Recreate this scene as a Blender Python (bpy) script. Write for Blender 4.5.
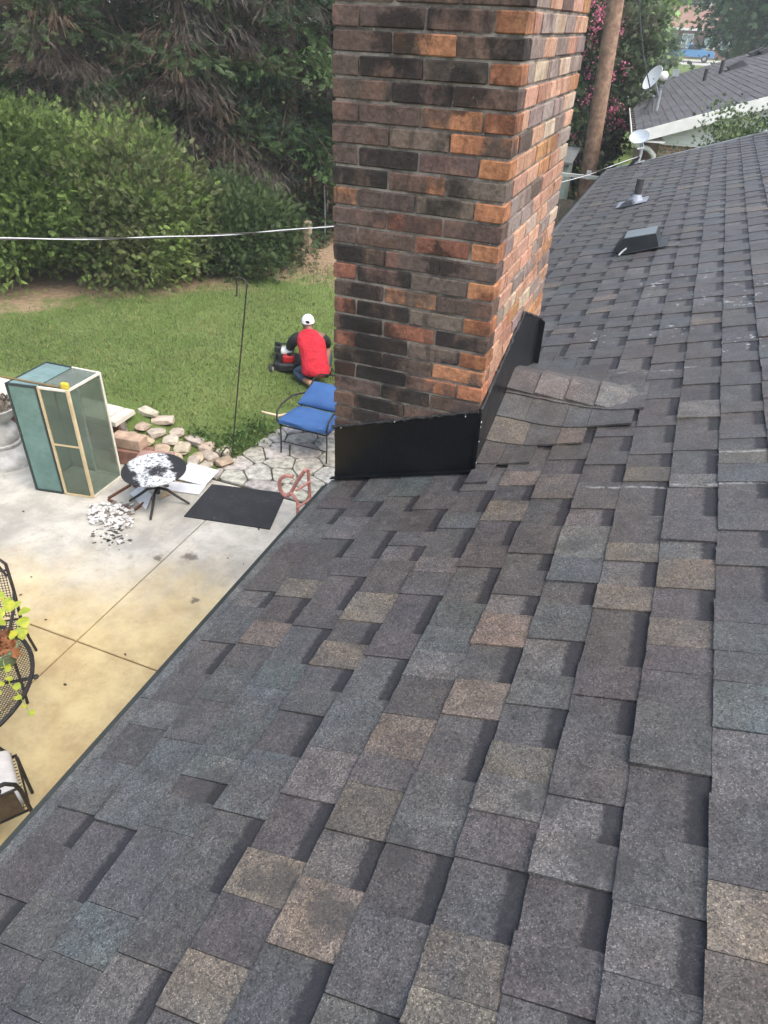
import bpy, math, random
import numpy as np
from mathutils import Vector, Matrix
random.seed(7); rng = np.random.default_rng(11)
S = bpy.context.scene
COL = S.collection
for o in list(bpy.data.objects): bpy.data.objects.remove(o)

# ------------------------------------------------------------------ camera, world, sun, exposure
FPX, PX, PY, CAMZ = 708.0, 384.0, 512.0, 4.2
R = np.array([[0.92653855, 0.24189496, -0.28812001],
              [0.37456242, -0.52178927, 0.76644566],
              [0.03506141, -0.81806038, -0.57406264]])   # camera (x right, y down, z forward) -> world
cam = bpy.data.cameras.new('camera'); camo = bpy.data.objects.new('camera', cam); COL.objects.link(camo)
M = Matrix.Identity(4)
for i in range(3):
    M[i][0] = R[i][0]; M[i][1] = -R[i][1]; M[i][2] = -R[i][2]
M[2][3] = CAMZ
camo.matrix_world = M
cam.sensor_fit = 'VERTICAL'; cam.sensor_height = 36; cam.lens = FPX/1024*36
cam.clip_start = 0.05; cam.clip_end = 3000
S.camera = camo
S.render.resolution_x = 768; S.render.resolution_y = 1024
SUN_AZ, SUN_EL = math.radians(108), math.radians(54)
w = bpy.data.worlds.new('World'); S.world = w; w.use_nodes = True
nt = w.node_tree
sky = nt.nodes.new('ShaderNodeTexSky'); sky.sky_type = 'NISHITA'; sky.sun_disc = False
sky.sun_elevation = SUN_EL; sky.sun_rotation = SUN_AZ; sky.dust_density = 3.0; sky.air_density = 1.0; sky.ozone_density = 1.0
bg = nt.nodes['Background']; bg.inputs[1].default_value = 0.15
hs_ = nt.nodes.new('ShaderNodeHueSaturation'); hs_.inputs['Saturation'].default_value = .62   # thin high overcast
nt.links.new(sky.outputs[0], hs_.inputs['Color']); nt.links.new(hs_.outputs[0], bg.inputs[0])
sun = bpy.data.lights.new('sun', 'SUN'); sun.energy = 1.1; sun.angle = math.radians(45); sun.color = (1.0, 0.91, 0.78)
suno = bpy.data.objects.new('sun', sun); COL.objects.link(suno)
sd = Vector((math.sin(SUN_AZ)*math.cos(SUN_EL), math.cos(SUN_AZ)*math.cos(SUN_EL), math.sin(SUN_EL)))
suno.rotation_euler = sd.to_track_quat('Z', 'Y').to_euler(); suno.location = (20, 10, 30)
S.view_settings.view_transform = 'Standard'; S.view_settings.look = 'None'
S.view_settings.gamma = 1; S.view_settings.exposure = 1.5
S.render.engine = 'CYCLES'
S.cycles.max_bounces = 8; S.cycles.transparent_max_bounces = 16

# ------------------------------------------------------------------ pixel -> place
C0 = np.array([0, 0, CAMZ])
def ray(x, y): return R @ np.array([x-PX, y-PY, FPX])
def onz(x, y, z): r = ray(x, y); return C0 + r*((z-CAMZ)/r[2])
def ony(x, y, Y): r = ray(x, y); return C0 + r*(Y/r[1])
def proj(P):
    c = R.T @ (np.asarray(P, float)-C0); return PX+FPX*c[0]/c[2], PY+FPX*c[1]/c[2], c[2]
HR = 1.189; RA = math.atan(1/3)
U = np.array([math.cos(RA), 0, math.sin(RA)]); N = np.array([-math.sin(RA), 0, math.cos(RA)])
def RP(s, y, d=0.0): return C0 + U*s + N*(d-HR) + np.array([0, y, 0])     # point on the near roof slope
def roofpx(x, y):
    r = ray(x, y); P = r*(-HR/(r @ N)); return float(P @ U), float(P[1])
def roofz(X): return CAMZ - HR/math.cos(RA) + X/3

# ------------------------------------------------------------------ materials
def rgba(c): return (c[0], c[1], c[2], 1)
class NT:
    def __init__(s, name):
        s.m = bpy.data.materials.new(name); s.m.use_nodes = True; s.t = s.m.node_tree
        s.b = s.t.nodes['Principled BSDF']; s.out = s.t.nodes['Material Output']; s._p = None
    def n(s, typ, **kw):
        nd = s.t.nodes.new(typ)
        for k, v in kw.items(): setattr(nd, k, v)
        return nd
    def set(s, sock, v):
        if isinstance(v, bpy.types.NodeSocket): s.t.links.new(v, sock)
        else: sock.default_value = v
    def pos(s):
        if s._p is None: s._p = s.n('ShaderNodeNewGeometry').outputs['Position']
        return s._p
    def attr(s, name, fac=False):
        a = s.n('ShaderNodeAttribute'); a.attribute_name = name
        return a.outputs['Fac' if fac else 'Color']
    def scale(s, v, sc):
        m = s.n('ShaderNodeVectorMath', operation='MULTIPLY'); s.set(m.inputs[0], v); m.inputs[1].default_value = sc; return m.outputs[0]
    def noise(s, sc, det=3, rough=.55, vec=None, dist=0):
        a = s.n('ShaderNodeTexNoise'); s.set(a.inputs['Vector'], vec or s.pos()); a.inputs['Scale'].default_value = sc
        a.inputs['Detail'].default_value = det; a.inputs['Roughness'].default_value = rough; a.inputs['Distortion'].default_value = dist
        return a.outputs['Fac']
    def vor(s, sc, vec=None, out='Color', feature='F1'):
        a = s.n('ShaderNodeTexVoronoi', feature=feature); s.set(a.inputs['Vector'], vec or s.pos()); a.inputs['Scale'].default_value = sc
        return a.outputs[out]
    def ramp(s, f, lo, hi, a=0., b=1., smooth=True):
        r = s.n('ShaderNodeMapRange'); r.interpolation_type = 'SMOOTHSTEP' if smooth else 'LINEAR'
        s.set(r.inputs[0], f); r.inputs[1].default_value = lo; r.inputs[2].default_value = hi; r.inputs[3].default_value = a; r.inputs[4].default_value = b
        return r.outputs[0]
    def math(s, op, a, b=0.):
        m = s.n('ShaderNodeMath', operation=op); s.set(m.inputs[0], a); s.set(m.inputs[1], b); return m.outputs[0]
    def mix(s, f, a, b, typ='MIX'):
        m = s.n('ShaderNodeMix', data_type='RGBA', blend_type=typ); s.set(m.inputs[0], f)
        s.set(m.inputs[6], rgba(a) if isinstance(a, (tuple, list)) and len(a) == 3 else a)
        s.set(m.inputs[7], rgba(b) if isinstance(b, (tuple, list)) and len(b) == 3 else b)
        return m.outputs[2]
    def gray(s, v):
        c = s.n('ShaderNodeCombineColor'); [s.set(c.inputs[i], v) for i in range(3)]; return c.outputs[0]
    def dist(s, c):
        v = s.n('ShaderNodeVectorMath', operation='DISTANCE'); s.set(v.inputs[0], s.pos()); v.inputs[1].default_value = c; return v.outputs['Value']
    def dot(s, c):
        v = s.n('ShaderNodeVectorMath', operation='DOT_PRODUCT'); s.set(v.inputs[0], s.pos()); v.inputs[1].default_value = c; return v.outputs['Value']
    def bump(s, h, st=.3, d=.01):
        b = s.n('ShaderNodeBump'); b.inputs['Strength'].default_value = st; b.inputs['Distance'].default_value = d; s.set(b.inputs['Height'], h)
        s.t.links.new(b.outputs[0], s.b.inputs['Normal'])
    def fin(s, col, rough=.8, metal=0., spec=.4):
        s.set(s.b.inputs['Base Color'], rgba(col) if isinstance(col, (tuple, list)) and len(col) == 3 else col)
        s.set(s.b.inputs['Roughness'], rough); s.b.inputs['Metallic'].default_value = metal; s.b.inputs['Specular IOR Level'].default_value = spec
        return s.m
MC = {}
def simple(name, c1, c2=None, sc=8., rough=.75, metal=0., bump=.0, bsc=None, spec=.4, bd=.01):
    if name in MC: return MC[name]
    t = NT(name); c2 = c2 or tuple(x*.75 for x in c1)
    f = t.ramp(t.noise(sc, 5, .62), .32, .68)
    col = t.mix(f, c1, c2)
    if bump: t.bump(t.noise(bsc or sc*4, 4, .6), bump, bd)
    MC[name] = t.fin(col, rough, metal, spec); return MC[name]
def colattr(name, rough=.8, sc=20., amt=.35, bump=0., bsc=60., trans=0., spec=.3, bd=.005):
    t = NT(name); f = t.ramp(t.noise(sc, 4, .6), .25, .75, 1-amt, 1+amt*.6)
    col = t.mix(1.0, t.attr('col'), t.gray(f), 'MULTIPLY')
    if bump: t.bump(t.noise(bsc, 4, .6), bump, bd)
    m = t.fin(col, rough, 0, spec)
    if trans:
        tr = t.n('ShaderNodeBsdfTranslucent'); t.set(tr.inputs[0], col); mx = t.n('ShaderNodeMixShader'); mx.inputs[0].default_value = trans
        t.t.links.new(t.b.outputs[0], mx.inputs[1]); t.t.links.new(tr.outputs[0], mx.inputs[2]); t.t.links.new(mx.outputs[0], t.out.inputs[0])
    return m

def mat_shingle():
    t = NT('asphalt_shingle')
    base = t.attr('col'); v = t.attr('v', True); bk = t.attr('bk', True)
    gran = t.n('ShaderNodeSeparateColor'); t.set(gran.inputs[0], t.vor(470)); g1 = gran.outputs[0]
    gran2 = t.n('ShaderNodeSeparateColor'); t.set(gran2.inputs[0], t.vor(215)); g2 = gran2.outputs[1]
    f = t.math('ADD', t.ramp(g1, 0, 1, .5, 1.45, False), t.ramp(g2, 0, 1, -.34, .4, False))
    f = t.math('ADD', f, t.ramp(g1, .9, 1.0, 0, 1.15))
    patch = t.ramp(t.noise(16, 6, .72), .28, .72, .70, 1.28)
    base = t.mix(t.ramp(t.noise(11, 5, .7, dist=.5), .35, .68, 0, .62), base, (.055, .052, .0515))
    warm = t.mix(t.ramp(t.noise(3.3, 4, .6), .3, .7), (1.08, 1.0, .93), (.95, 1.0, 1.06))
    base = t.mix(1., base, warm, 'MULTIPLY')
    col = t.mix(1., base, t.gray(t.math('MULTIPLY', f, patch)), 'MULTIPLY')
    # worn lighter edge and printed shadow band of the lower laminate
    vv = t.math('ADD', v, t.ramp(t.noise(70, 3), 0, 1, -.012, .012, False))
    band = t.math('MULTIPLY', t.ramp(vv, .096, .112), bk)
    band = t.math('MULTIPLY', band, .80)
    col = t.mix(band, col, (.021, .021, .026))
    # damp / tar blotches
    bl = t.ramp(t.noise(2.7, 4, .62, dist=.6), .57, .70, 0, .55)
    col = t.mix(bl, col, (.028, .026, .025))
    for (px, py, r) in [(281, 885, .05), (258, 879, .035), (404, 850, .05), (600, 863, .07), (330, 915, .05), (210, 792, .07), (545, 800, .05), (528, 803, .03)]:
        s_, y_ = roofpx(px, py); c = RP(s_, y_)
        d = t.math('ADD', t.dist(c), t.ramp(t.noise(22, 3), 0, 1, -.05, .05, False))
        col = t.mix(t.ramp(d, r*.55, r, .55, 0), col, (.025, .024, .023))
    # white scuffs
    sc = 0
    tot = None
    for (px, py, r) in [(748, 300, .30), (700, 300, .30), (700, 275, .25), (672, 333, .22), (740, 345, .25), (640, 300, .2), (655, 285, .25), (758, 280, .3), (600, 340, .2)]:
        s_, y_ = roofpx(px, py); c = RP(s_, y_)
        m = t.ramp(t.dist(c), r*.3, r, 1, 0)
        tot = m if tot is None else t.math('MAXIMUM', tot, m)
    nz = t.math('ADD', t.noise(26, 4, .7), t.math('MULTIPLY', tot, .17))
    wm = t.math('MULTIPLY', t.ramp(nz, .775, .815, 0, .7), t.ramp(tot, 0.0, .3))
    col = t.mix(wm, col, (.55, .56, .57))
    # chalk lines snapped up the slope
    sxyz = t.n('ShaderNodeSeparateXYZ'); t.set(sxyz.inputs[0], t.pos())
    su = t.dot(tuple(U))
    for (x0, y0, x1, y1) in [(590, 487, 768, 489), (720, 455, 768, 454), (620, 378, 690, 369), (625, 312, 664, 304)]:
        a = roofpx(x0, y0); b = roofpx(x1, y1); off = float(C0 @ U)
        dy = t.math('ABSOLUTE', t.math('SUBTRACT', t.math('ADD', sxyz.outputs[1], t.ramp(t.noise(5, 2), 0, 1, -.012, .012, False)), (a[1]+b[1])/2))
        m = t.math('MULTIPLY', t.ramp(dy, .003, .008, 1, 0), t.ramp(t.noise(40, 3), .38, .6))
        m = t.math('MULTIPLY', m, t.math('MULTIPLY', t.ramp(su, a[0]+off-.03, a[0]+off), t.ramp(su, b[0]+off, b[0]+off+.05, 1, 0)))
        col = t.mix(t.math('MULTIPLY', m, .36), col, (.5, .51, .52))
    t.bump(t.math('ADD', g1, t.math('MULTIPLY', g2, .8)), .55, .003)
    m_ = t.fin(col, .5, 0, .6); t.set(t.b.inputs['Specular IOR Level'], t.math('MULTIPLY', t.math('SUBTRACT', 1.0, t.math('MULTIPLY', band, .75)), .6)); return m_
SH = mat_shingle()

def mat_brick():
    t = NT('fired_brick')
    bri = t.attr('bias', True)
    p = t.scale(t.pos(), (1, 1, .55))
    f = t.ramp(t.math('ADD', t.noise(9, 4, .6, p, .5), bri), .44, .62)
    col = t.mix(f, t.attr('ca'), t.attr('cb'))
    fine = t.ramp(t.noise(60, 6, .75), .25, .75, .6, 1.4)
    col = t.mix(1., col, t.gray(fine), 'MULTIPLY')
    soot = t.ramp(t.noise(5.5, 6, .75, p, 1.), .48, .66, 0, .72)
    col = t.mix(t.math('MULTIPLY', soot, t.attr('soot', True)), col, (.022, .021, .021))
    for (px, py, r) in [(375, 345, .16), (360, 300, .10), (395, 380, .10), (345, 365, .09), (440, 265, .07), (400, 35, .10), (470, 90, .08)]:
        c = ony(px, py, 2.289); dd = t.math('ADD', t.dist(tuple(c)), t.ramp(t.noise(16, 6, .75), 0, 1, -.14, .14, False))
        col = t.mix(t.ramp(dd, r*.4, r, .78, 0), col, (.020, .018, .017))
    eff = t.ramp(t.noise(48, 6, .78), .64, .74, 0, .6)
    col = t.mix(eff, col, (.40, .37, .33))
    t.bump(t.noise(75, 6, .75), .8, .010)
    return t.fin(col, .9, 0, .2)
BR = mat_brick()
def mat_mortar():
    t = NT('weathered_mortar')
    col = t.mix(t.ramp(t.noise(7, 5, .7), .35, .62), (.33, .29, .245), (.10, .09, .078))
    col = t.mix(t.ramp(t.noise(45, 4, .7), .6, .75), col, (.42, .40, .36))
    t.bump(t.noise(110, 4, .7), .7, .006)
    return t.fin(col, .95, 0, .15)
MORTAR = mat_mortar()
def mat_concrete():
    t = NT('patio_concrete')
    col = t.mix(t.ramp(t.noise(1.6, 6, .68, dist=.4), .32, .68), (.56, .535, .47), (.33, .315, .28))
    col = t.mix(t.ramp(t.noise(5.5, 8, .78), .48, .70, 0, .55), col, (.24, .22, .19))
    # ochre tint over the slabs, growing stronger towards the house
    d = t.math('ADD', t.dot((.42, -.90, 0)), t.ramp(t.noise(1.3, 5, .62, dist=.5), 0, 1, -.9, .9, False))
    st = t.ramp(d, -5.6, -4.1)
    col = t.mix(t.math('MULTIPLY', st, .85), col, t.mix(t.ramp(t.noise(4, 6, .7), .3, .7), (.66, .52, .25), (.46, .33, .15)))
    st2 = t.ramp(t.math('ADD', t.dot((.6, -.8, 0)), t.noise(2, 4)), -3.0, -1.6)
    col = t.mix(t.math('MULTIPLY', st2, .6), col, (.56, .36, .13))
    for c, r in [(onz(190, 557, 0), .09), (onz(158, 558, 0), .06), (onz(195, 600, 0), .05)]:
        dd = t.math('ADD', t.dist(tuple(c)), t.ramp(t.noise(14, 4, .7), 0, 1, -.1, .1, False))
        col = t.mix(t.ramp(dd, r*.3, r, .75, 0), col, (.08, .07, .055))
    sp = t.ramp(t.noise(34, 6, .8), .60, .70, 0, .5)
    col = t.mix(sp, col, (.10, .085, .065))
    t.bump(t.noise(60, 5, .7), .25, .006)
    return t.fin(col, .9, 0, .25)
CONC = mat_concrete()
def mat_lawn():
    t = NT('lawn_soil')
    g = t.mix(t.ramp(t.noise(1.3, 6, .7), .3, .7), (.105, .16, .042), (.16, .205, .07))
    g = t.mix(t.ramp(t.noise(40, 4, .7), .35, .7, 0, .6), g, (.035, .058, .014))
    soil = t.mix(t.ramp(t.noise(11, 5, .7), .3, .7), (.34, .25, .165), (.20, .145, .095))
    d = t.math('ADD', t.dot((-.755, .656, 0)), t.ramp(t.noise(1.3, 6, .7), 0, 1, -1.7, 1.7, False))
    d0 = -.755*-10.2+.656*8.6-.85
    far = t.ramp(t.dot((-.755, .656, 0)), d0+5, d0+8, 1, 0)
    col = t.mix(t.math('MULTIPLY', t.ramp(d, d0-1.0, d0-.2), far), g, soil)
    t.bump(t.noise(70, 5, .75), .7, .02)
    return t.fin(col, .95, 0, .1)
LAWN = mat_lawn()
LEAF = colattr('leaf', .62, 6., .3, trans=.25, spec=.35)
BARK = simple('bark', (.13, .09, .065), (.05, .038, .03), 14, .9, bump=.8, bsc=45, bd=.02)
POLEW = simple('pole_wood', (.30, .19, .125), (.15, .09, .06), 9, .85, bump=.5, bsc=60)
GRAYWOOD = simple('weathered_board', (.20, .175, .15), (.11, .095, .08), 6, .9, bump=.4, bsc=50)
BLACKMETAL = simple('flashing_black', (.0025, .003, .0045), (.006, .007, .009), 9, .34, 0, .3, 7, .30, .02)
TAR = simple('roof_tar', (.012, .012, .013), (.03, .03, .032), 40, .6, bump=.8, bsc=90)
IRON = simple('wrought_iron', (.016, .015, .015), (.035, .03, .028), 30, .55, .0, .2, 120)
DRIP = simple('drip_edge_metal', (.030, .037, .036), (.020, .025, .025), 18, .5, .0, .1)
WHITEP = simple('white_paint', (.78, .78, .75), (.66, .66, .62), 4, .6)
GREYM = simple('galvanised', (.42, .44, .46), (.33, .35, .37), 12, .42, .5)
WHITEWIRE = simple('bare_aluminium', (.52, .54, .56), (.40, .42, .44), 30, .5, .2)
BLACKWIRE = simple('black_insulation', (.02, .02, .022), (.03, .03, .03), 30, .5)

# ------------------------------------------------------------------ mesh builder
WORLD = {}
class MB:
    def __init__(s): s.v = []; s.f = []; s.fa = {}; s.pa = {}
    def add(s, vs, fs, **fattr):
        o = len(s.v); s.v.extend([tuple(map(float, p)) for p in vs]); s.f.extend([tuple(i+o for i in f) for f in fs])
        for k, val in fattr.items(): s.fa.setdefault(k, []).extend([val]*len(fs))
        return o
    def box(s, c, size, rot=None, **k):
        hx, hy, hz = [x/2 for x in size]
        vs = [Vector((x, y, z)) for x in (-hx, hx) for y in (-hy, hy) for z in (-hz, hz)]
        if rot is not None: vs = [rot @ v for v in vs]
        vs = [v+Vector(c) for v in vs]
        s.add(vs, [(0, 1, 3, 2), (4, 6, 7, 5), (0, 4, 5, 1), (2, 3, 7, 6), (0, 2, 6, 4), (1, 5, 7, 3)], **k); return s
    def hexa(s, b, t, **k):      # bottom quad, top quad
        s.add(list(b)+list(t), [(3, 2, 1, 0), (4, 5, 6, 7), (0, 1, 5, 4), (1, 2, 6, 5), (2, 3, 7, 6), (3, 0, 4, 7)], **k); return s
    def prism(s, poly, off, **k):   # polygon list of 3d pts, offset vector
        n = len(poly); off = np.array(off); a = [np.array(p, float) for p in poly]; b = [p+off for p in a]
        s.add(a+b, [tuple(range(n))[::-1], tuple(range(n, 2*n))]+[(i, (i+1) % n, n+(i+1) % n, n+i) for i in range(n)], **k); return s
    def tube(s, path, r, n=8, closed=False, **k):
        P = [Vector(p) for p in path]; m = len(P); rs = r if isinstance(r, (list, tuple)) else [r]*m
        vs = []; up = None
        for i in range(m):
            a = P[i-1] if (i > 0 or closed) else P[i]; b = P[(i+1) % m] if (i < m-1 or closed) else P[i]
            d = (b-a).normalized() if (b-a).length > 1e-9 else Vector((0, 0, 1))
            if up is None: up = d.orthogonal().normalized()
            up = (up-d*up.dot(d)); up = up.normalized() if up.length > 1e-6 else d.orthogonal().normalized()
            q = d.cross(up)
            for j in range(n):
                an = 2*math.pi*j/n; vs.append(P[i]+(up*math.cos(an)+q*math.sin(an))*rs[i])
        fs = []
        for i in range(m if closed else m-1):
            for j in range(n):
                fs.append((i*n+j, i*n+(j+1) % n, ((i+1) % m)*n+(j+1) % n, ((i+1) % m)*n+j))
        if not closed: fs += [tuple(range(n))[::-1], tuple(range((m-1)*n, m*n))]
        s.add(vs, fs, **k); return s
    def lathe(s, prof, c, n=24, axis=None, **k):
        vs = []; q = Vector((0, 0, 1)).rotation_difference(Vector(axis)) if axis is not None else None
        for r, z in prof:
            for j in range(n):
                a = 2*math.pi*j/n; p = Vector((r*math.cos(a), r*math.sin(a), z))
                if q: p = q @ p
                vs.append(p+Vector(c))
        fs = [(i*n+j, i*n+(j+1) % n, (i+1)*n+(j+1) % n, (i+1)*n+j) for i in range(len(prof)-1) for j in range(n)]
        fs += [tuple(range(n))[::-1], tuple(range((len(prof)-1)*n, len(prof)*n))]
        s.add(vs, fs, **k); return s
    def ico(s, c, rad, sub=1, jit=.0, **k):
        import bmesh
        bm = bmesh.new(); bmesh.ops.create_icosphere(bm, subdivisions=sub, radius=1)
        vs = []
        for v in bm.verts:
            f = 1+random.uniform(-jit, jit); vs.append((c[0]+v.co.x*rad[0]*f, c[1]+v.co.y*rad[1]*f, c[2]+v.co.z*rad[2]*f))
        fs = [tuple(v.index for v in f.verts) for f in bm.faces]; bm.free(); s.add(vs, fs, **k); return s
    def build(s, name, mat, parent=None, smooth=None, **tags):
        V = np.array(s.v, float); lo, hi = V.min(0), V.max(0)
        base = np.array([(lo[0]+hi[0])/2, (lo[1]+hi[1])/2, lo[2]])
        me = bpy.data.meshes.new(name); me.from_pydata((V-base).tolist(), [], s.f)
        for k, val in s.fa.items():
            if len(val) != len(s.f): continue
            if isinstance(val[0], (tuple, list)):
                a = me.attributes.new(k, 'FLOAT_COLOR', 'FACE'); a.data.foreach_set('color', np.array([(c[0], c[1], c[2], 1) for c in val], 'f').ravel())
            else:
                a = me.attributes.new(k, 'FLOAT', 'FACE'); a.data.foreach_set('value', np.array(val, 'f'))
        for k, val in s.pa.items():
            a = me.attributes.new(k, 'FLOAT', 'POINT'); a.data.foreach_set('value', np.array(val, 'f'))
        for m_ in (mat if isinstance(mat, (list, tuple)) else [mat]): me.materials.append(m_)
        if smooth:
            me.polygons.foreach_set('use_smooth', [True]*len(me.polygons)); me.set_sharp_from_angle(angle=math.radians(smooth))
        o = bpy.data.objects.new(name, me); return link(o, base, parent, **tags)
def link(o, base, parent=None, **tags):
    COL.objects.link(o); base = np.array(base, float); WORLD[o.name] = base
    if parent is not None: o.parent = parent; o.location = base-WORLD[parent.name]
    else: o.location = base
    for k, v in tags.items(): o[k] = v
    return o
def thing(name, loc, label, category, **tags):
    o = bpy.data.objects.new(name, None); o.empty_display_size = .1
    return link(o, loc, None, label=label, category=category, **tags)
def part(name, parent): return bpy.data.objects.new(name, None)

# ------------------------------------------------------------------ ground
def sstep(x, a, b):
    t = np.clip((x-a)/(b-a), 0, 1); return t*t*(3-2*t)
def groundz(x, y):
    x = np.asarray(x, float); y = np.asarray(y, float)
    z = .36*sstep(-x, 4.3, 5.6)*sstep(y, 5.2, 5.75)
    z = z + .012*np.sin(x*1.7+y*.6)*np.sin(y*1.1-.4*x)*sstep(y, 5.5, 7)
    onp = (x > -9.2)*(x < 9)*(y < 5.48)*(y > -4)
    fl = (x > -4.15)*(x < -.3)*(y >= 5.40)*(y < 7.25)
    z = np.where(onp, -.12, z); z = np.where(fl, -.035, z)
    z = z + .022*np.clip(y-60, 0, 80)
    return z
xs = np.unique(np.concatenate([np.linspace(-400, -60, 8), np.linspace(-60, -12, 14), np.arange(-12, -1, .14), np.linspace(-1, 30, 16), np.linspace(30, 400, 10)]))
ys = np.unique(np.concatenate([np.linspace(-200, -10, 6), np.linspace(-10, 5, 8), [5.40, 5.47, 5.49], np.arange(5.5, 14, .16), np.linspace(14, 60, 20), np.linspace(60, 160, 12), np.linspace(160, 600, 8)]))
XX, YY = np.meshgrid(xs, ys); ZZ = groundz(XX, YY)
g = MB(); nx = len(xs)
g.v = np.stack([XX.ravel(), YY.ravel(), ZZ.ravel()], 1).tolist()
g.f = [(j*nx+i, j*nx+i+1, (j+1)*nx+i+1, (j+1)*nx+i) for j in range(len(ys)-1) for i in range(nx-1)]
g.build('ground', LAWN, None, 60, kind='structure')

# patio: cast slabs with open control joints
patio = MB().box((-4.2, 1.0, -.075), (9.7, 8.8, .05)).build('patio', simple('joint_dirt', (.05, .042, .03), (.09, .08, .05), 20, .95), None, kind='structure')
jx = [-9.05, -6.6, -3.68, -.75]; jy = [-3.4, .1, 2.895, 5.40]
for i in range(3):
    for j in range(3):
        gp = .006; x0, x1, y0, y1 = jx[i]+gp, jx[i+1]-gp, jy[j]+gp, jy[j+1]-gp
        b = .006
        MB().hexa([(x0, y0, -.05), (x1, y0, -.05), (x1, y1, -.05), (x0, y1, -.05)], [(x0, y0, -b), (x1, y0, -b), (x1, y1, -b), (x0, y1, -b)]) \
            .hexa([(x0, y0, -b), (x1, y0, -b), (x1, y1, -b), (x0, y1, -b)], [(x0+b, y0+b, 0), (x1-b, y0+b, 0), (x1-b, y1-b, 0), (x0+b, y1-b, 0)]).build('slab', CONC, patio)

# ------------------------------------------------------------------ house
house = thing('house', (3.3, 4.2, 0), 'house under a charcoal and tan architectural shingle roof with brick chimney at its eave', 'house')
Y0R, Y1R = -2.6, 10.88; S_EAVE = -1.546; XR = 3.3; S_R = (XR-.376)/math.cos(RA)
WALLB = simple('wall_brick_red', (.24, .12, .085), (.14, .075, .06), 7, .9, bump=.4)
XW0, XW1 = -.62, 7.2
m = MB().box(((XW0+XW1)/2, (Y0R+Y1R)/2, 1.2), (XW1-XW0, Y1R-Y0R-.5, 2.4))
m.build('wall', WALLB, house)
e0 = RP(S_EAVE, 0, -.02); r0 = RP(S_R, 0, -.02)
deck = MB()
deck.prism([(e0[0], Y0R, e0[2]), (r0[0], Y0R, r0[2]), (2*XR-e0[0], Y0R, e0[2]), (2*XR-e0[0], Y0R, e0[2]-.05), (r0[0], Y0R, r0[2]-.06), (e0[0], Y0R, e0[2]-.05)], (0, Y1R-Y0R, 0))
roof = deck.build('roof', GRAYWOOD, house)
# gable triangles
for yy in (Y0R+.28, Y1R-.30):
    MB().prism([(XW0+.02, yy, 2.4), (XW1-.02, yy, 2.4), (XR, yy, roofz(XR)-.14)], (0, .04, 0)).build('gable_siding', WHITEP, house)
# fascia, drip edge
MB().box((e0[0]-.012, (Y0R+Y1R)/2, e0[2]-.10), (.02, Y1R-Y0R-.02, .15)).build('fascia_board', simple('fascia_grey', (.14, .15, .15), (.1, .11, .11), 5, .6), house)
d = MB(); P = lambda s, dd: RP(s, 0, dd)
prof = [P(S_EAVE+.06, -.004), P(S_EAVE-.012, -.004), P(S_EAVE-.055, -.014), P(S_EAVE-.062, -.06), P(S_EAVE-.054, -.06), P(S_EAVE-.049, -.018), P(S_EAVE-.010, -.009), P(S_EAVE+.06, -.009)]
for (ya, yb) in ((Y0R, 2.27), (3.35, Y1R)):
    d = MB(); d.prism([(p[0], ya, p[2]) for p in prof], (0, yb-ya, 0)); d.build('drip_edge', DRIP, house)
# far rake edge metal
for side in (0, 1):
    a, b = RP(S_EAVE, 0, 0), RP(S_R, 0, 0)
    if side: a = np.array([2*XR-a[0], 0, a[2]]); b = np.array([2*XR-b[0], 0, b[2]])
    MB().hexa([(a[0], Y1R-.02, a[2]-.10), (b[0], Y1R-.02, b[2]-.10), (b[0], Y1R+.02, b[2]-.10), (a[0], Y1R+.02, a[2]-.10)],
              [(a[0], Y1R-.02, a[2]+.012), (b[0], Y1R-.02, b[2]+.012), (b[0], Y1R+.02, b[2]+.012), (a[0], Y1R+.02, a[2]+.012)]).build('rake_board', WHITEP if False else GREYM, house)

EXP = .143; S0 = -.0725
CLS = {'T': (.106, .088, .070), 'U': (.080, .067, .055), 'B': (.053, .059, .060), 'L': (.076, .073, .071), 'D': (.045, .040, .040), 'C': (.050, .0475, .0475)}
FORCED = [('T', 269, 858, 904), ('T', 319, 886, 956), ('T', 208, 962, 1022), ('U', 370, 790, 838), ('T', 450, 1000, 1040), ('T', 739, 894, 967), ('T', 503, 617, 648), ('T', 479, 684, 720),
 ('T', 404, 719, 760), ('U', 523, 749, 783), ('L', 514, 783, 820), ('L', 436, 653, 680), ('L', 541, 678, 710), ('T', 342, 645, 669), ('U', 273, 625, 648), ('B', 232, 671, 704), ('B', 266, 690, 718),
 ('B', 187, 744, 780), ('B', 221, 759, 783), ('B', 183, 803, 835), ('L', 323, 753, 802), ('B', 107, 914, 965), ('D', 25, 955, 1020), ('T', 305, 582, 600), ('T', 372, 595, 623), ('D', 134, 730, 765),
 ('D', 180, 675, 705), ('D', 297, 545, 565), ('T', 520, 474, 488), ('T', 507, 504, 524), ('T', 634, 546, 564), ('T', 625, 589, 613), ('T', 686, 561, 591), ('U', 680, 623, 651), ('B', 458, 605, 629),
 ('B', 558, 607, 643), ('B', 740, 627, 657), ('B', 740, 688, 736), ('B', 579, 561, 585), ('D', 676, 677, 710), ('D', 607, 669, 702), ('L', 440, 560, 575), ('U', 741, 452, 466), ('U', 650, 470, 484)]
forced = {}
for c, px, yf, yn in FORCED:
    s_, y_ = roofpx(px, (yf+yn)/2); k = math.ceil((S0-s_)/EXP); sc_ = S0-k*EXP+EXP*.5
    def yat(py):
        lo, hi = -1., 14.
        for _ in range(50):
            mid = (lo+hi)/2
            if proj(RP(sc_, mid))[1] > py: lo = mid
            else: hi = mid
        return (lo+hi)/2
    forced.setdefault(k, []).append((yat(yn), yat(yf), c))
def jitter(c, a=.14):
    f = 1+random.uniform(-a, a); return tuple(max(.01, x*f*(1+random.uniform(-.04, .04))) for x in c)
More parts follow.
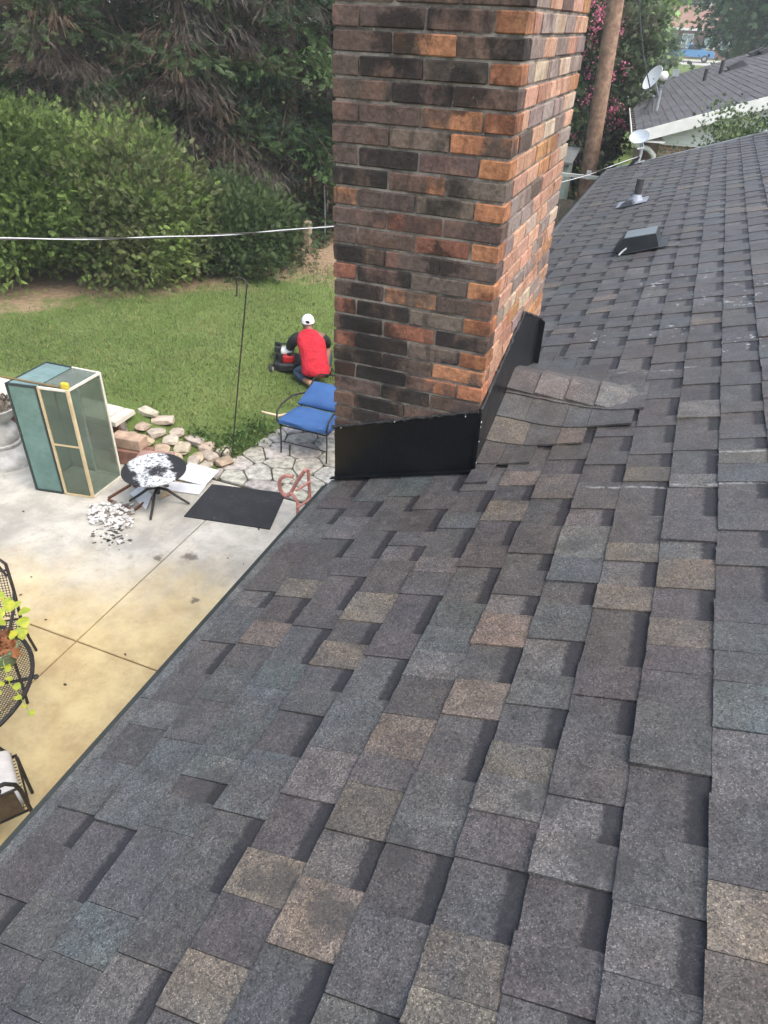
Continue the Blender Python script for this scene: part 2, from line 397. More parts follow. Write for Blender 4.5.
def rcls(y):
    p = random.random()
    if p < .60: return 'C'
    if p < .72: return 'D'
    if p < .83: return 'B'
    if p < .92: return 'L'
    return 'U' if p < .97 else 'T'
def fill(a, b, k):
    out = []; y = a; tooth = random.random() < .5
    while y < b-1e-6:
        L = random.choice((.085, .10, .115, .13, .15, .17)); 
        if b-(y+L) < .07: L = b-y
        out.append((y, y+L, rcls(y) if tooth else random.choice('CCCCDLC'), tooth)); y += L; tooth = not tooth
    return out
def course(k, spans):
    out = []
    for a, b in spans:
        y = a
        for fa, fb, c in sorted(forced.get(k, [])):
            fa = max(fa, y); 
            if fb <= fa or fb > b: continue
            out += fill(y, fa, k) if fa-y > .02 else []
            out.append((fa, fb, c, True)); y = fb
        out += fill(y, b, k)
    return out
def wob(s, y): return .0022*math.sin(s*5.1+y*2.3)+.0018*math.sin(y*6.1-s*3.7)
def shingle_geo(mb, s, y0, y1, col, tooth, fine, RPf=RP, top=.03):
    m = 4 if fine else 1; h = .0038 if tooth else 0.; vs = []; vv = []
    vst = (0, .5, 1.) if fine else (0, 1.)
    L = EXP+top; gap = .0006; lift = random.uniform(0, .0022)+(random.random() < .06)*.005
    jb = [random.uniform(-.0016, .0016) if fine else 0 for _ in range(m+1)]; sk = random.uniform(-.002, .002)
    for q in vst:
        for i in range(m+1):
            y = y0+gap+(y1-y0-2*gap)*i/m; v = q*L
            ds = (jb[i]+sk) if q == 0 else 0
            dd = .0092+lift*(1-q) - .0062*v/EXP + h + (random.uniform(-.0005, .0005) if fine else 0)
            vs.append(RPf(s+v+ds, y+(0 if i in (0, m) else random.uniform(-.001, .001)), dd+wob(s+v, y))); vv.append(v)
    nt_ = len(vs); n1 = m+1
    for i in range(m+1):       # bottom of butt edge
        y = y0+gap+(y1-y0-2*gap)*i/m; vs.append(RPf(s+jb[i]+sk+.001, y, .0025+wob(s, y))); vv.append(0)
    fs = [(r*n1+i, (r+1)*n1+i, (r+1)*n1+i+1, r*n1+i+1) for r in range(len(vst)-1) for i in range(m)]
    fs += [(i, i+1, nt_+i+1, nt_+i) for i in range(m)]
    # sides down to the deck
    last = (len(vst)-1)*n1
    o = len(vs); vs += [RPf(s+L, y0+gap, -.004), RPf(s+L, y1-gap, -.004)]; vv += [L, L]
    fs += [tuple([nt_]+[r*n1 for r in range(len(vst))][::-1][::-1]+[o])[::-1], tuple([nt_+m]+[r*n1+m for r in range(len(vst))]+[o+1])]
    fs.append((last, o, o+1, last+m)[::-1])
    mb.pa.setdefault('v', []).extend(vv)
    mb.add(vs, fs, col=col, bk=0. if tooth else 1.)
pieces = []
kmax = 10; kmin = -21
for k in range(kmin, kmax+1):
    s = S0-k*EXP
    spans = [(Y0R+.01, 2.283), (3.337, Y1R-.02)] if k >= 7 else [(Y0R+.01+random.uniform(0, .1)*0, Y1R-.02)]
    for (a, b, c, tooth) in course(k, spans):
        xm = RP(s+EXP*.5, 0)[0]; hw = .575*(.045-xm)/.554
        if -.52 < xm < .03 and abs((a+b)/2-2.85) < hw-.05: continue
        pieces.append((s, a, b, c, tooth))
def vis_area(p):
    s, a, b = p[:3]; q = [proj(RP(s+v, y, .01)) for v, y in ((0, a), (EXP, a), (EXP, b), (0, b))]
    if min(t[2] for t in q) < .1: return 0
    ar = 0
    q = [(min(max(t[0], 0), 768), min(max(t[1], 0), 1024)) for t in q]
    for i in range(4): ar += q[i][0]*q[(i+1) % 4][1]-q[(i+1) % 4][0]*q[i][1]
    return abs(ar)/2
order = sorted(range(len(pieces)), key=lambda i: -vis_area(pieces[i])); big = set(order[:296])
rest = MB()
for i, (s, a, b, c, tooth) in enumerate(pieces):
    col = jitter(CLS[c])
    if i in big:
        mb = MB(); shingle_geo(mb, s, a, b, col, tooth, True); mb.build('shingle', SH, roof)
    else: shingle_geo(rest, s, a, b, col, tooth, vis_area(pieces[i]) > 15)
# starter strip along the eave and the far slope
for (a, b) in ((Y0R+.01, 2.283), (3.337, Y1R-.02)):
    y = a
    while y < b-.01:
        L = min(.9, b-y); st = MB(); 
        q = [RP(S_EAVE-.008, y, -.003), RP(S0-kmax*EXP+.06, y, -.003), RP(S0-kmax*EXP+.06, y+L-.002, -.003), RP(S_EAVE-.008, y+L-.002, -.003)]
        q2 = [RP(S_EAVE-.008, y, .006), RP(S0-kmax*EXP+.06, y, .002), RP(S0-kmax*EXP+.06, y+L-.002, .002), RP(S_EAVE-.008, y+L-.002, .006)]
        st.hexa(q, q2, col=(.085, .088, .086), bk=0.); st.pa['v'] = [0.]*8
        st.build('starter_strip', SH, roof); y += L
def RPb(s, y, d=0.):
    p = RP(s, y, d); return np.array([2*XR-p[0], p[1], p[2]])
for k in range(kmin, kmax+1):
    y = Y0R+.01
    while y < Y1R-.05:
        L = min(random.uniform(.3, .6), Y1R-.02-y); t_ = random.random() < .5
        o0 = len(rest.f); shingle_geo(rest, S0-k*EXP, y, y+L, jitter(CLS[rcls(y)]), t_, False, RPb); y += L
        rest.f[o0:] = [f[::-1] for f in rest.f[o0:]]
for i in range(48):   # ridge caps of the main ridge
    y = Y0R+i*.28; zt = roofz(XR)
    for sg in (-1, 1):
        q = [(XR, y, zt+.022), (XR, y+.275, zt+.016), (XR+sg*.14, y+.275, zt+.016-.0467), (XR+sg*.14, y, zt+.022-.0467)]
        rest.pa['v'] += [0.]*4; rest.add(q, [(0, 1, 2, 3)] if sg > 0 else [(3, 2, 1, 0)], col=jitter(CLS['C']), bk=0.)
rest.build('shingles_beyond', SH, roof, kind='stuff')

# ------------------------------------------------------------------ cricket (saddle) on the upslope side of the chimney
CX0, CX1, CY0, CY1 = -1.088, -.509, 2.289, 3.330
RYC, RZC = 2.85, 2.962; XE = 3*(RZC-roofz(0))
def smax(a, b, k=.035):
    h = max(k-abs(a-b), 0)/k; return max(a, b)+h*h*k*.25
def cricz(X, Y):
    half = .575*(XE-CX1)/(XE-CX1); up = .185*(1-abs(Y-RYC)/.58)
    return smax(roofz(X)+.006, RZC-.185*abs(Y-RYC)/.575)
def drape(mb, xa, xb, ya, yb, d0, d1, col, nxs=4, nys=3, bk=0.):
    vs = []; vv = []
    for j in range(nys+1):
        for i in range(nxs+1):
            x = xa+(xb-xa)*i/nxs; y = ya+(yb-ya)*j/nys
            if j == 0 and 0 < i < nxs: y += random.uniform(-.002, .002)
            vs.append((x, y, cricz(x, y)+d0+(d1-d0)*j/nys)); vv.append(EXP*j/nys)
    o = len(vs)
    for i in range(nxs+1): x, y, z = vs[i]; vs.append((x, y+.001, z-.008)); vv.append(0)
    n1 = nxs+1
    fs = [(j*n1+i, j*n1+i+1, (j+1)*n1+i+1, (j+1)*n1+i) for j in range(nys) for i in range(nxs)]
    fs += [(i, o+i, o+i+1, i+1) for i in range(nxs)]
    o2 = len(vs); vs += [(vs[j*n1][0], vs[j*n1][1], vs[j*n1][2]-.010) for j in range(nys+1)]; vv += [0]*(nys+1)
    o3 = len(vs); vs += [(vs[j*n1+nxs][0], vs[j*n1+nxs][1], vs[j*n1+nxs][2]-.010) for j in range(nys+1)]; vv += [0]*(nys+1)
    fs += [(j*n1, (j+1)*n1, o2+j+1, o2+j) for j in range(nys)]+[(j*n1+nxs, o3+j, o3+j+1, (j+1)*n1+nxs) for j in range(nys)]
    if yb < ya: fs = [f[::-1] for f in fs]
    mb.pa.setdefault('v', []).extend(vv); mb.add(vs, fs, col=col, bk=bk)
EY = .136
cr_cols = [['C', 'C', 'L', 'C'], ['L', 'C', 'B', 'C', 'C'], ['T', 'C', 'T', 'C'], ['D', 'C', 'L'], ['C', 'C']]
for sg in (-1, 1):
    for j in range(5):
        yn = RYC+sg*EY*(j+1)*(1.0); yf = RYC+sg*(EY*j-.03)
        xend = (.03, .015, -.14, -.30, -.42)[j]
        x = CX1+.004; ci = 0
        while x < xend-.02:
            L = random.choice((.09, .12, .15)); 
            if xend-(x+L) < .05: L = xend-x
            c = cr_cols[j][min(ci, len(cr_cols[j])-1)] if sg < 0 else rcls(0); ci += 1
            mb = MB(); drape(mb, x+.0006, x+L-.0006, yn, yf, .016, .009, jitter(CLS[c], .08), bk=0.); mb.build('cricket_shingle', SH, roof); x += L
# ridge caps over the cricket
capx = [CX1+.004, CX1+.125, CX1+.25, CX1+.37, CX1+.49, CX1+.535]
for i in range(5):
    mb = MB(); xa, xb = capx[i], capx[i+1]+.02; vs = []; vv = []
    lift = .006*(i % 2)
    offs = (-.125, -.08, -.035, 0., .035, .08, .125)
    for ii in range(3):
        x = xa+(xb-xa)*ii/2
        for q in offs:
            z = RZC-.32*(math.sqrt(q*q+.00012)-.008)+.022-.005*(ii-1)-(0 if i < 4 else .006)
            vs.append((x+random.uniform(-.0008, .0008), RYC+q, max(z, roofz(x)+.018))); vv.append(.02)
    n1 = len(offs)
    fs = [(a*n1+b, (a+1)*n1+b, (a+1)*n1+b+1, a*n1+b+1) for a in range(2) for b in range(n1-1)]
    o = len(vs)
    for a in range(3): x, y, z = vs[a*n1]; vs.append((x, y+.001, z-.012)); vv.append(0)
    for b in range(n1): x, y, z = vs[2*n1+b]; vs.append((x-.001, y, z-.012)); vv.append(0)
    for b in range(n1): x, y, z = vs[b]; vs.append((x+.001, y, z-.012)); vv.append(0)
    fs += [(a*n1, o+a, o+a+1, (a+1)*n1) for a in range(2)]+[(2*n1+b, o+3+b, o+4+b, 2*n1+b+1) for b in range(n1-1)]+[(b, b+1, o+3+n1+b+1, o+3+n1+b) for b in range(n1-1)]
    mb.pa['v'] = vv; mb.add(vs, fs, col=jitter([(.070, .064, .059), (.098, .091, .083), (.074, .068, .064), (.100, .093, .085), (.078, .074, .071)][i], .04), bk=0.)
    mb.build('ridge_cap', SH, roof)

# ------------------------------------------------------------------ chimney
ZTOP = CAMZ+.62; CZ = .0612
MB().box(((CX0+CX1)/2, (CY0+CY1)/2, ZTOP/2-.0), (CX1-CX0-.014, CY1-CY0-.014, ZTOP-.01))
ch = MB().box(((CX0+CX1)/2, (CY0+CY1)/2, ZTOP/2), (CX1-CX0-.013, CY1-CY0-.013, ZTOP)).build('chimney', MORTAR, house)
MB().prism([(CX0-.03, CY0-.03, ZTOP+.002), (CX1+.03, CY0-.03, ZTOP+.002), (CX1+.03, CY1+.03, ZTOP+.002), (CX0-.03, CY1+.03, ZTOP+.002)], (0, 0, .06)).build('chimney_crown', simple('crown_cement', (.4, .39, .36), (.3, .29, .27), 6, .9), ch)
BC = {'N': ((.102, .075, .064), (.145, .092, .072), -.03), 'K': ((.034, .029, .027), (.125, .083, .066), -.03), 'O': ((.36, .165, .085), (.22, .095, .055), -.02), 'M': ((.115, .076, .061), (.36, .17, .09), .0),
      'R': ((.215, .095, .064), (.11, .07, .056), .0), 'G': ((.135, .108, .088), (.045, .038, .034), -.02), 'T': ((.36, .20, .10), (.26, .12, .065), 0.),
      'V': ((.25, .195, .172), (.17, .125, .108), 0.), 'P': ((.42, .25, .175), (.30, .16, .11), -.02), 'W': ((.42, .335, .255), (.34, .24, .17), 0.)}
rows = {0: 'NNK', 1: 'NNKT', 2: 'NMK', 3: 'NKGO', 4: 'NKN', 5: 'NNMO', 6: 'NGM', 7: 'NKNO', 8: 'KMG', 9: 'MNGO', 10: 'NRN', 11: 'NNRO', 12: 'KNN', 13: 'RKGO', 14: 'NMN', 15: 'RKGO', 16: 'KRK', 17: 'RKGO', 18: 'KNM', 19: 'RKMO', 20: 'NKN', 21: 'RKNO', 22: 'KNN', 23: 'RNKO'}
zr0 = CAMZ-.030     # top of row 1's bed line below row 0 ... row r spans zr0 + (1-r)*CZ
def brick(mb, x0, x1, y0, y1, z0, z1, code, wall):
    ca, cb, bias = BC[code]; ca = jitter(ca, .16); cb = jitter(cb, .16)
    j = lambda: random.uniform(-.0022, .0022)
    bv = .0035; cx_, cy_, cz_ = (x0+x1)/2, (y0+y1)/2, (z0+z1)/2
    pr = random.uniform(-.0012, .0015)
    x0 -= pr; x1 += pr; y0 -= pr; y1 += pr
    def ring(z, i): return [(x0+i+j(), y0+i+j(), z), (x1-i+j(), y0+i+j(), z), (x1-i+j(), y1-i+j(), z), (x0+i+j(), y1-i+j(), z)]
    vs = ring(z0, bv)+ring(z0+bv, 0)+ring(z1-bv, 0)+ring(z1, bv)
    fs = [(3, 2, 1, 0), (12, 13, 14, 15)]
    for q in range(3): fs += [(q*4+i, q*4+(i+1) % 4, q*4+4+(i+1) % 4, q*4+4+i) for i in range(4)]
    mb.add(vs, fs, ca=ca, cb=cb, bias=bias+random.uniform(-.05, .05), soot=(1. if wall == 'front' else .12)*random.uniform(.5, 1))
hidden = MB()
nrow = int((ZTOP-.0)/CZ); DEP = .09; JT = .0085; BL = (CX1-CX0+JT)/3
rtop = -int((ZTOP-zr0)/CZ)+1
for r in range(rtop, 75):
    z1 = zr0+(2-r)*CZ-JT; z0 = zr0+(1-r)*CZ
    if z0 < .02 or z1 > ZTOP: continue
    seen = z1 > roofz(CX0)+.05 and r >= -2
    pat = rows.get(r) or ''.join(random.choice('NKNNRG') for _ in range(3 if r % 2 == 0 else 4))
    if r % 2 == 0: xsb = [(CX0+i*BL, CX0+(i+1)*BL-JT) for i in range(3)]
    else: xsb = [(CX0, CX0+BL*.42), (CX0+BL*.42+JT, CX0+BL*1.46), (CX0+BL*1.46+JT, CX0+BL*2.5-JT), (CX0+BL*2.5, CX1)]
    for (x0, x1), c in zip(xsb, pat):
        # the corner brick turns the corner
        y1 = CY0+DEP
        if seen: mb = MB(); brick(mb, x0, x1, CY0, y1, z0, z1, c, 'front'); mb.build('brick', BR, ch)
        else: brick(hidden, x0, x1, CY0, y1, z0, z1, c, 'front')
    # upslope face
    st = CY0+DEP+JT; off = 0 if r % 2 == 0 else BL*.5
    yb = [st]; y = st+(BL*.55 if r % 2 else BL)-JT
    while y < CY1-.07: yb.append(y); y += BL
    yb.append(CY1+JT)
    for a, b in zip(yb[:-1], yb[1:]):
        c = random.choice('PPWPVVPNPTVPV'); 
        vis = z1 > roofz(CX1)+.05 and r >= -1
        if vis: mb = MB(); brick(mb, CX1-DEP, CX1, a, b-JT, z0, z1, c, 'side'); mb.build('brick', BR, ch)
        else: brick(hidden, CX1-DEP, CX1, a, b-JT, z0, z1, c, 'side')
    # outer face and back
    y = st
    while y < CY1-.05:
        b = min(y+BL, CY1+JT); b = CY1+JT if CY1-b < .07 else b
        brick(hidden, CX0, CX0+DEP, y, b-JT, z0, z1, random.choice('NNRMOG'), 'side'); y = b
    x = CX0+DEP+JT
    while x < CX1-DEP-.05:
        b = min(x+BL, CX1-DEP); brick(hidden, x, b-JT, CY1-DEP, CY1, z0, z1, random.choice('NNRMO'), 'side'); x = b
hidden.build('bricks_on_hidden_faces', BR, ch, kind='stuff')

# flashing: bent sheet panels
fy = CY0-.004; T_ = .005
def zf(X): return 2.837+(X-CX0)*.335
fr = MB(); fr.prism([(CX0+.004, fy, roofz(CX0+.004)+.004), (CX1+.012, fy, roofz(CX1+.012)+.012), (CX1+.012, fy, zf(CX1)+.004), (CX0+.004, fy, zf(CX0)-.002)], (0, -T_, 0))
fr.build('flashing', BLACKMETAL, ch)
MB().prism([(CX0-.01, fy-.006, roofz(CX0)+.018), (CX1+.01, fy-.006, roofz(CX1)+.018), (CX1+.01, fy-.03, roofz(CX1)+.020), (CX0-.01, fy-.03, roofz(CX0)+.020)], (0, 0, .003)).build('flashing_flange', BLACKMETAL, ch)
sx = CX1+.003
side = MB(); side.prism([(sx, CY0-.012, roofz(CX1)+.0), (sx, RYC, RZC+.0), (sx, CY1+.02, 2.80), (sx, CY1+.02, 3.045), (sx, RYC+.03, 3.215), (sx, CY0-.012, 3.035)], (T_, 0, 0)); side.build('flashing', BLACKMETAL, ch)
MB().box((CX1+.010, CY0-.013, 2.90), (.012, .010, .25)).build('flashing_corner', BLACKMETAL, ch)
MB().prism([(CX1+.008, CY1+.012, 2.80), (CX1+.030, CY1+.016, 2.80), (CX1+.030, CY1+.016, 3.03), (CX1+.008, CY1+.012, 3.045)], (0, .004, 0)).build('flashing_return', BLACKMETAL, ch)
def bead(a, b, r, n, parent, jit=.004):
    mb = MB(); a = np.array(a); b = np.array(b)
    path = [a+(b-a)*i/n+rng.normal(0, jit*.5, 3) for i in range(n+1)]; rs = [r*random.uniform(.5, 1.6) for _ in range(n+1)]
    mb.tube(path, rs, 6); mb.build('sealant_bead', TAR, parent, 60)
bead((CX0-.01, CY0-.006, zf(CX0)), (CX1, CY0-.006, zf(CX1)+.006), .006, 40, ch)
bead((CX1+.006, CY0, 3.04), (CX1+.006, RYC+.03, 3.22), .006, 34, ch)
bead((CX1+.006, RYC+.03, 3.22), (CX1+.006, CY1, 3.05), .005, 26, ch)
SIL = simple('clear_sealant', (.45, .47, .5), (.3, .3, .32), 60, .35)
for i in range(7):
    t_ = random.random(); p = (CX1+.016, CY0-.016, 2.80+.24*t_) if i < 4 else (CX0+(CX1-CX0)*t_, CY0-.014, zf(CX0+(CX1-CX0)*t_)+random.uniform(-.006, .004))
    MB().ico(p, (.0028, .0028, .0045), 1, .35).build('sealant_dab', SIL, ch)

# ------------------------------------------------------------------ roof vents of the house
s_, y_ = roofpx(622.8, 256.0); s2, y2 = roofpx(652.4, 250.6)
vb = MB(); ya = y_
ya -= .0; prof = [(0, .012), (-.065, .050), (.015, .115), (.235, .108), (.245, .012)]
vb.prism([RP(s_+a, ya, b) for a, b in prof], (0, .26, 0))
HOOD = simple('vent_black', (.022, .026, .030), (.03, .035, .04), 12, .33, 0, .05)
v_ = vb.build('roof_vent', HOOD, house)
MB().hexa([RP(s_-.03, ya-.03, .016), RP(s_+.30, ya-.03, .016), RP(s_+.30, ya+.30, .016), RP(s_-.03, ya+.30, .016)], [RP(s_-.03, ya-.03, .020), RP(s_+.30, ya-.03, .020), RP(s_+.30, ya+.30, .020), RP(s_-.03, ya+.30, .020)]).build('base_flange', HOOD, v_)
MB().hexa([RP(s_+.02, ya+.01, .116), RP(s_+.23, ya+.01, .1095), RP(s_+.23, ya+.25, .1095), RP(s_+.02, ya+.25, .116)], [RP(s_+.02, ya+.01, .119), RP(s_+.23, ya+.01, .1125), RP(s_+.23, ya+.25, .1125), RP(s_+.02, ya+.25, .119)]).build('top_sheen_plate', simple('vent_sky_sheen', (.17, .20, .22), (.14, .17, .19), 10, .35, .2), v_)  # added sheet: sky reflection on the black hood painted in as pale blue
MB().tube([RP(s_-.02, ya-.06, .022), RP(s_-.0, ya-.03, .035), RP(s_+.03, ya-.01, .05)], .007, 6).build('damper_tab', GREYM, v_)
s_, y_ = roofpx(636, 203)
p0 = RP(s_, y_, .015); up_ = (0, 0, 1)
vp = MB().tube([p0, p0+np.array([0, 0, .20])], .034, 14).build('vent_pipe', simple('pipe_black', (.03, .03, .032), (.045, .045, .05), 9, .5), house, 40)
MB().lathe([(.10, -.02), (.065, .02), (.045, .05), (.037, .065)], p0, 18).build('pipe_boot', simple('boot_grey', (.24, .27, .31), (.19, .21, .25), 12, .45), vp, 40)
MB().hexa([RP(s_-.17, y_-.15, .015), RP(s_+.11, y_-.15, .015), RP(s_+.11, y_+.13, .015), RP(s_-.17, y_+.13, .015)], [RP(s_-.17, y_-.15, .019), RP(s_+.11, y_-.15, .019), RP(s_+.11, y_+.13, .019), RP(s_-.17, y_+.13, .019)]).build('boot_flashing', simple('boot_grey', (.24, .27, .31)), vp)
MB().hexa([RP(s_-.14, y_-.21, .02), RP(s_+.0, y_-.21, .02), RP(s_+.0, y_-.03, .02), RP(s_-.09, y_-.03, .02)], [RP(s_-.10, y_-.17, .05), RP(s_-.02, y_-.17, .05), RP(s_-.02, y_-.06, .05), RP(s_-.08, y_-.06, .05)]).build('tar_patch', HOOD, vp)
MB().tube([RP(s_, y_, .29)-np.array([0, 0, 0]), RP(s_, y_, .3)], .01, 6)

# small dish on mast at the roof corner, with service drop
def dish(root, cen, nrm, rx, ry, mat, depth=.05, roll=0.):
    nrm = Vector(nrm).normalized(); a = nrm.cross(Vector((0, 0, 1))).normalized(); b = a.cross(nrm); a, b = a*math.cos(roll)+b*math.sin(roll), b*math.cos(roll)-a*math.sin(roll)
    mb = MB(); vs = []; nr, ns = 5, 28
    for sgn in (0, 1):
        for i in range(nr+1):
            q = i/nr
            for j in range(ns):
                an = 2*math.pi*j/ns
                vs.append(Vector(cen)+a*(rx*q*math.cos(an))+b*(ry*q*math.sin(an))+nrm*(depth*q*q-sgn*.008))
    fs = []
    for sgn in (0, 1):
        o = sgn*(nr+1)*ns
        for i in range(nr):
            for j in range(ns):
                f = (o+i*ns+j, o+i*ns+(j+1) % ns, o+(i+1)*ns+(j+1) % ns, o+(i+1)*ns+j); fs.append(f if sgn else f[::-1])
    o = (nr+1)*ns
    fs += [(nr*ns+j, nr*ns+(j+1) % ns, o+nr*ns+(j+1) % ns, o+nr*ns+j) for j in range(ns)]
    mb.add(vs, fs); return mb.build('reflector', mat, root, 50)
DISHG = simple('dish_grey', (.50, .54, .58), (.44, .48, .52), 9, .5)
sd_, yd_ = roofpx(638, 164); pm = RP(sd_, yd_, .012)
rd = thing('satellite_dish', pm, 'small grey oval satellite dish on short mast at the corner of the shingle roof', 'satellite dish')
top = ony(642, 142, yd_)
MB().tube([pm+np.array([0, 0, .005]), pm+np.array([0, 0, .02]), [pm[0]+.01, pm[1], pm[2]+.12], [top[0], top[1], top[2]-.02]], .022, 8).build('mast', GREYM, rd, 40)
MB().hexa([RP(sd_-.08, yd_-.07, .015), RP(sd_+.08, yd_-.07, .015), RP(sd_+.08, yd_+.07, .015), RP(sd_-.08, yd_+.07, .015)], [RP(sd_-.08, yd_-.07, .023), RP(sd_+.08, yd_-.07, .023), RP(sd_+.08, yd_+.07, .023), RP(sd_-.08, yd_+.07, .023)]).build('foot_plate', GREYM, rd)
cen = ony(640, 138, yd_-.05); dish(rd, cen, (-.35, -.75, .75), .135, .10, DISHG, .03)
MB().tube([top, [top[0]+.05, top[1]-.15, top[2]-.05], [top[0]-.03, top[1]-.2, top[2]-.06]], .012, 6).build('feed_arm', GREYM, rd)
# service cable: twisted pair from the roof mast out across the yard
ca_ = np.array([-.72, 10.70, 0.]); cb_ = np.array([-6.4, 1.72, 0.])
def on_plan(px, py):
    r = ray(px, py); dd = cb_-ca_; A = np.array([[r[0], -dd[0]], [r[1], -dd[1]]]); t_, q = np.linalg.solve(A, ca_[:2]); return q, (C0+r*t_)[2]
qs = [on_plan(*p) for p in [(640, 156), (600, 170), (565, 182), (330, 226), (240, 233), (130, 239.5), (0, 238)]]
qq = np.array([a for a, _ in qs]); zz = np.array([b for _, b in qs]); cf = np.polyfit(qq, zz, 3)
n_ = 420; tpar = np.linspace(qq.min(), 1.0, n_); cpts = [ca_+(cb_-ca_)*t_+np.array([0, 0, np.polyval(cf, t_)]) for t_ in tpar]
cable = thing('service_cable', cpts[n_//2], 'twisted black and bare silver service cable strung across the yard past the chimney', 'cable')
dirc = (cb_-ca_)/np.linalg.norm(cb_-ca_); sidev = np.array([-dirc[1], dirc[0], 0])
for ph, r_, m_, nm in ((0, .0048, WHITEWIRE, 'bare_neutral'), (math.pi, .0052, BLACKWIRE, 'insulated_wire')):
    path = [p+(sidev*math.cos(i*.13+ph)+np.array([0, 0, 1])*math.sin(i*.13+ph))*.0052 for i, p in enumerate(cpts)]
    MB().tube(path, r_, 5).build(nm, m_, cable, 60)
lp = ony(597, 166, 10.6)
MB().tube([cpts[0]+np.array([.02*math.sin(i*.5)*0, 0, 0])+np.array([-.30*math.sin(math.pi*i/14)*.8, -.05, -.28*math.sin(math.pi*i/14)+.02*math.sin(i*1.3)]) for i in range(15)], .010, 6).build('slack_loop', BLACKWIRE, cable, 60)

# ------------------------------------------------------------------ foliage helpers
def leaf_mesh(name, P, D, size, cols, T, parent, mat=None, nrm=None, **tags):
    n = len(P); P = np.asarray(P, float); D = np.asarray(D, float); D = D/np.linalg.norm(D, axis=1)[:, None]
    rnd = rng.normal(size=(n, 3)) if nrm is None else nrm
    B = np.cross(D, rnd); B /= np.linalg.norm(B, axis=1)[:, None]; Nn = np.cross(D, B)
    T = np.asarray(T, float); nt_ = len(T)          # (tris,3,3)
    size = np.asarray(size, float).reshape(n, 1, 1, 1)
    V = P[:, None, None, :]+size*(T[None, :, :, 0, None]*D[:, None, None, :]+T[None, :, :, 1, None]*B[:, None, None, :]+T[None, :, :, 2, None]*Nn[:, None, None, :])
    V = V.reshape(-1, 3); base = np.array([(V[:, 0].min()+V[:, 0].max())/2, (V[:, 1].min()+V[:, 1].max())/2, V[:, 2].min()])
    nf = n*nt_; me = bpy.data.meshes.new(name)
    me.vertices.add(nf*3); me.vertices.foreach_set('co', (V-base).astype('f').ravel())
    me.loops.add(nf*3); me.loops.foreach_set('vertex_index', np.arange(nf*3, dtype='i'))
    me.polygons.add(nf); me.polygons.foreach_set('loop_start', np.arange(0, nf*3, 3, dtype='i'))
    me.update(calc_edges=True)
    a = me.attributes.new('col', 'FLOAT_COLOR', 'FACE'); c4 = np.ones((nf, 4), 'f'); c4[:, :3] = np.repeat(np.clip(cols, .004, 1), nt_, axis=0)*rng.uniform(.85, 1.15, (nf, 1))
    a.data.foreach_set('color', c4.ravel())
    me.materials.append(mat or LEAF)
    o = bpy.data.objects.new(name, me); return link(o, base, parent, **tags)
def lf(x, ang, L, wd):  # one narrow leaflet starting at x along the axis
    c, s = math.cos(ang), math.sin(ang); px, py = -s*wd*1.1, c*wd*1.1
    return [[(x+c*L*.12+px, s*L*.12+py, .03), (x+c*L*.12-px, s*L*.12-py, -.01), (x+c*L, s*L, -.05)]]
def frond(pairs, wd=.06, ang=.75, L=.45):
    T = []
    for i in range(pairs):
        x = .12+.62*i/pairs
        for sg in (-1, 1): T += lf(x, sg*ang, L*(1-.35*i/pairs), wd)
    T += list(lf(.6, 0, .45, wd)); return T
T_FROND = frond(3, .062); T_FROND_S = [t for t in frond(2, .075)]
T_TWIG = [t for x, a in ((0, 0), (.15, .5), (.3, -.55), (.45, .45), (.6, -.4)) for t in lf(x, a, 1.-x if a == 0 else .42, .011)]
T_LEAF = [[(0, 0, 0), (.45, .28, .05), (1, 0, -.06)], [(0, 0, 0), (1, 0, -.06), (.45, -.28, .05)]]
T_CLUST = [t for x, a in ((0, 0), (.05, .9), (.05, -.9), (.3, .5), (.3, -.5)) for t in lf(x, a, .6, .16)]
def trunk(path, r0, r1, parent, name='trunk', mat=BARK, n=9):
    m = len(path); rs = [r0+(r1-r0)*i/(m-1) for i in range(m)]; return MB().tube(path, rs, n).build(name, mat, parent, 50)
def unit(n):
    v = rng.normal(size=(n, 3)); return v/np.linalg.norm(v, axis=1)[:, None]
def bushy(root, cen, rad, nclump, per, size, cols, T=T_FROND, flat=.55, clr=.3, name='crown', shell=.62, cj=.25):
    u = unit(nclump); u[:, 2] = np.where(u[:, 2] < -flat, -u[:, 2]*.5, u[:, 2])
    lump = 1+.16*np.sin(u[:, 0]*5+u[:, 2]*4+cen[0])+.12*np.sin(u[:, 1]*7+cen[1])
    q = (shell+(1-shell)*rng.random(nclump)**.6)*lump
    cc = np.array(cen)+u*np.array(rad)*q[:, None]
    ci = np.repeat(np.arange(nclump), per); n = len(ci)
    P = cc[ci]+rng.normal(size=(n, 3))*clr*np.array([1, 1, .7])*(.6+.8*rng.random(nclump))[ci][:, None]
    D = u[ci]*.9+np.array([0, 0, .15])+rng.normal(size=(n, 3))*.55
    base = np.array(cols)[rng.integers(0, len(cols), nclump)][ci]
    col = base*(1+rng.normal(0, cj, nclump))[ci][:, None].clip(.4, 1.7)*rng.uniform(.75, 1.25, (n, 1))
    P[:, 2] = np.maximum(P[:, 2], groundz(P[:, 0], P[:, 1])+.03)
    return leaf_mesh(name, P, D, size*rng.uniform(.65, 1.35, n), col, T, root)
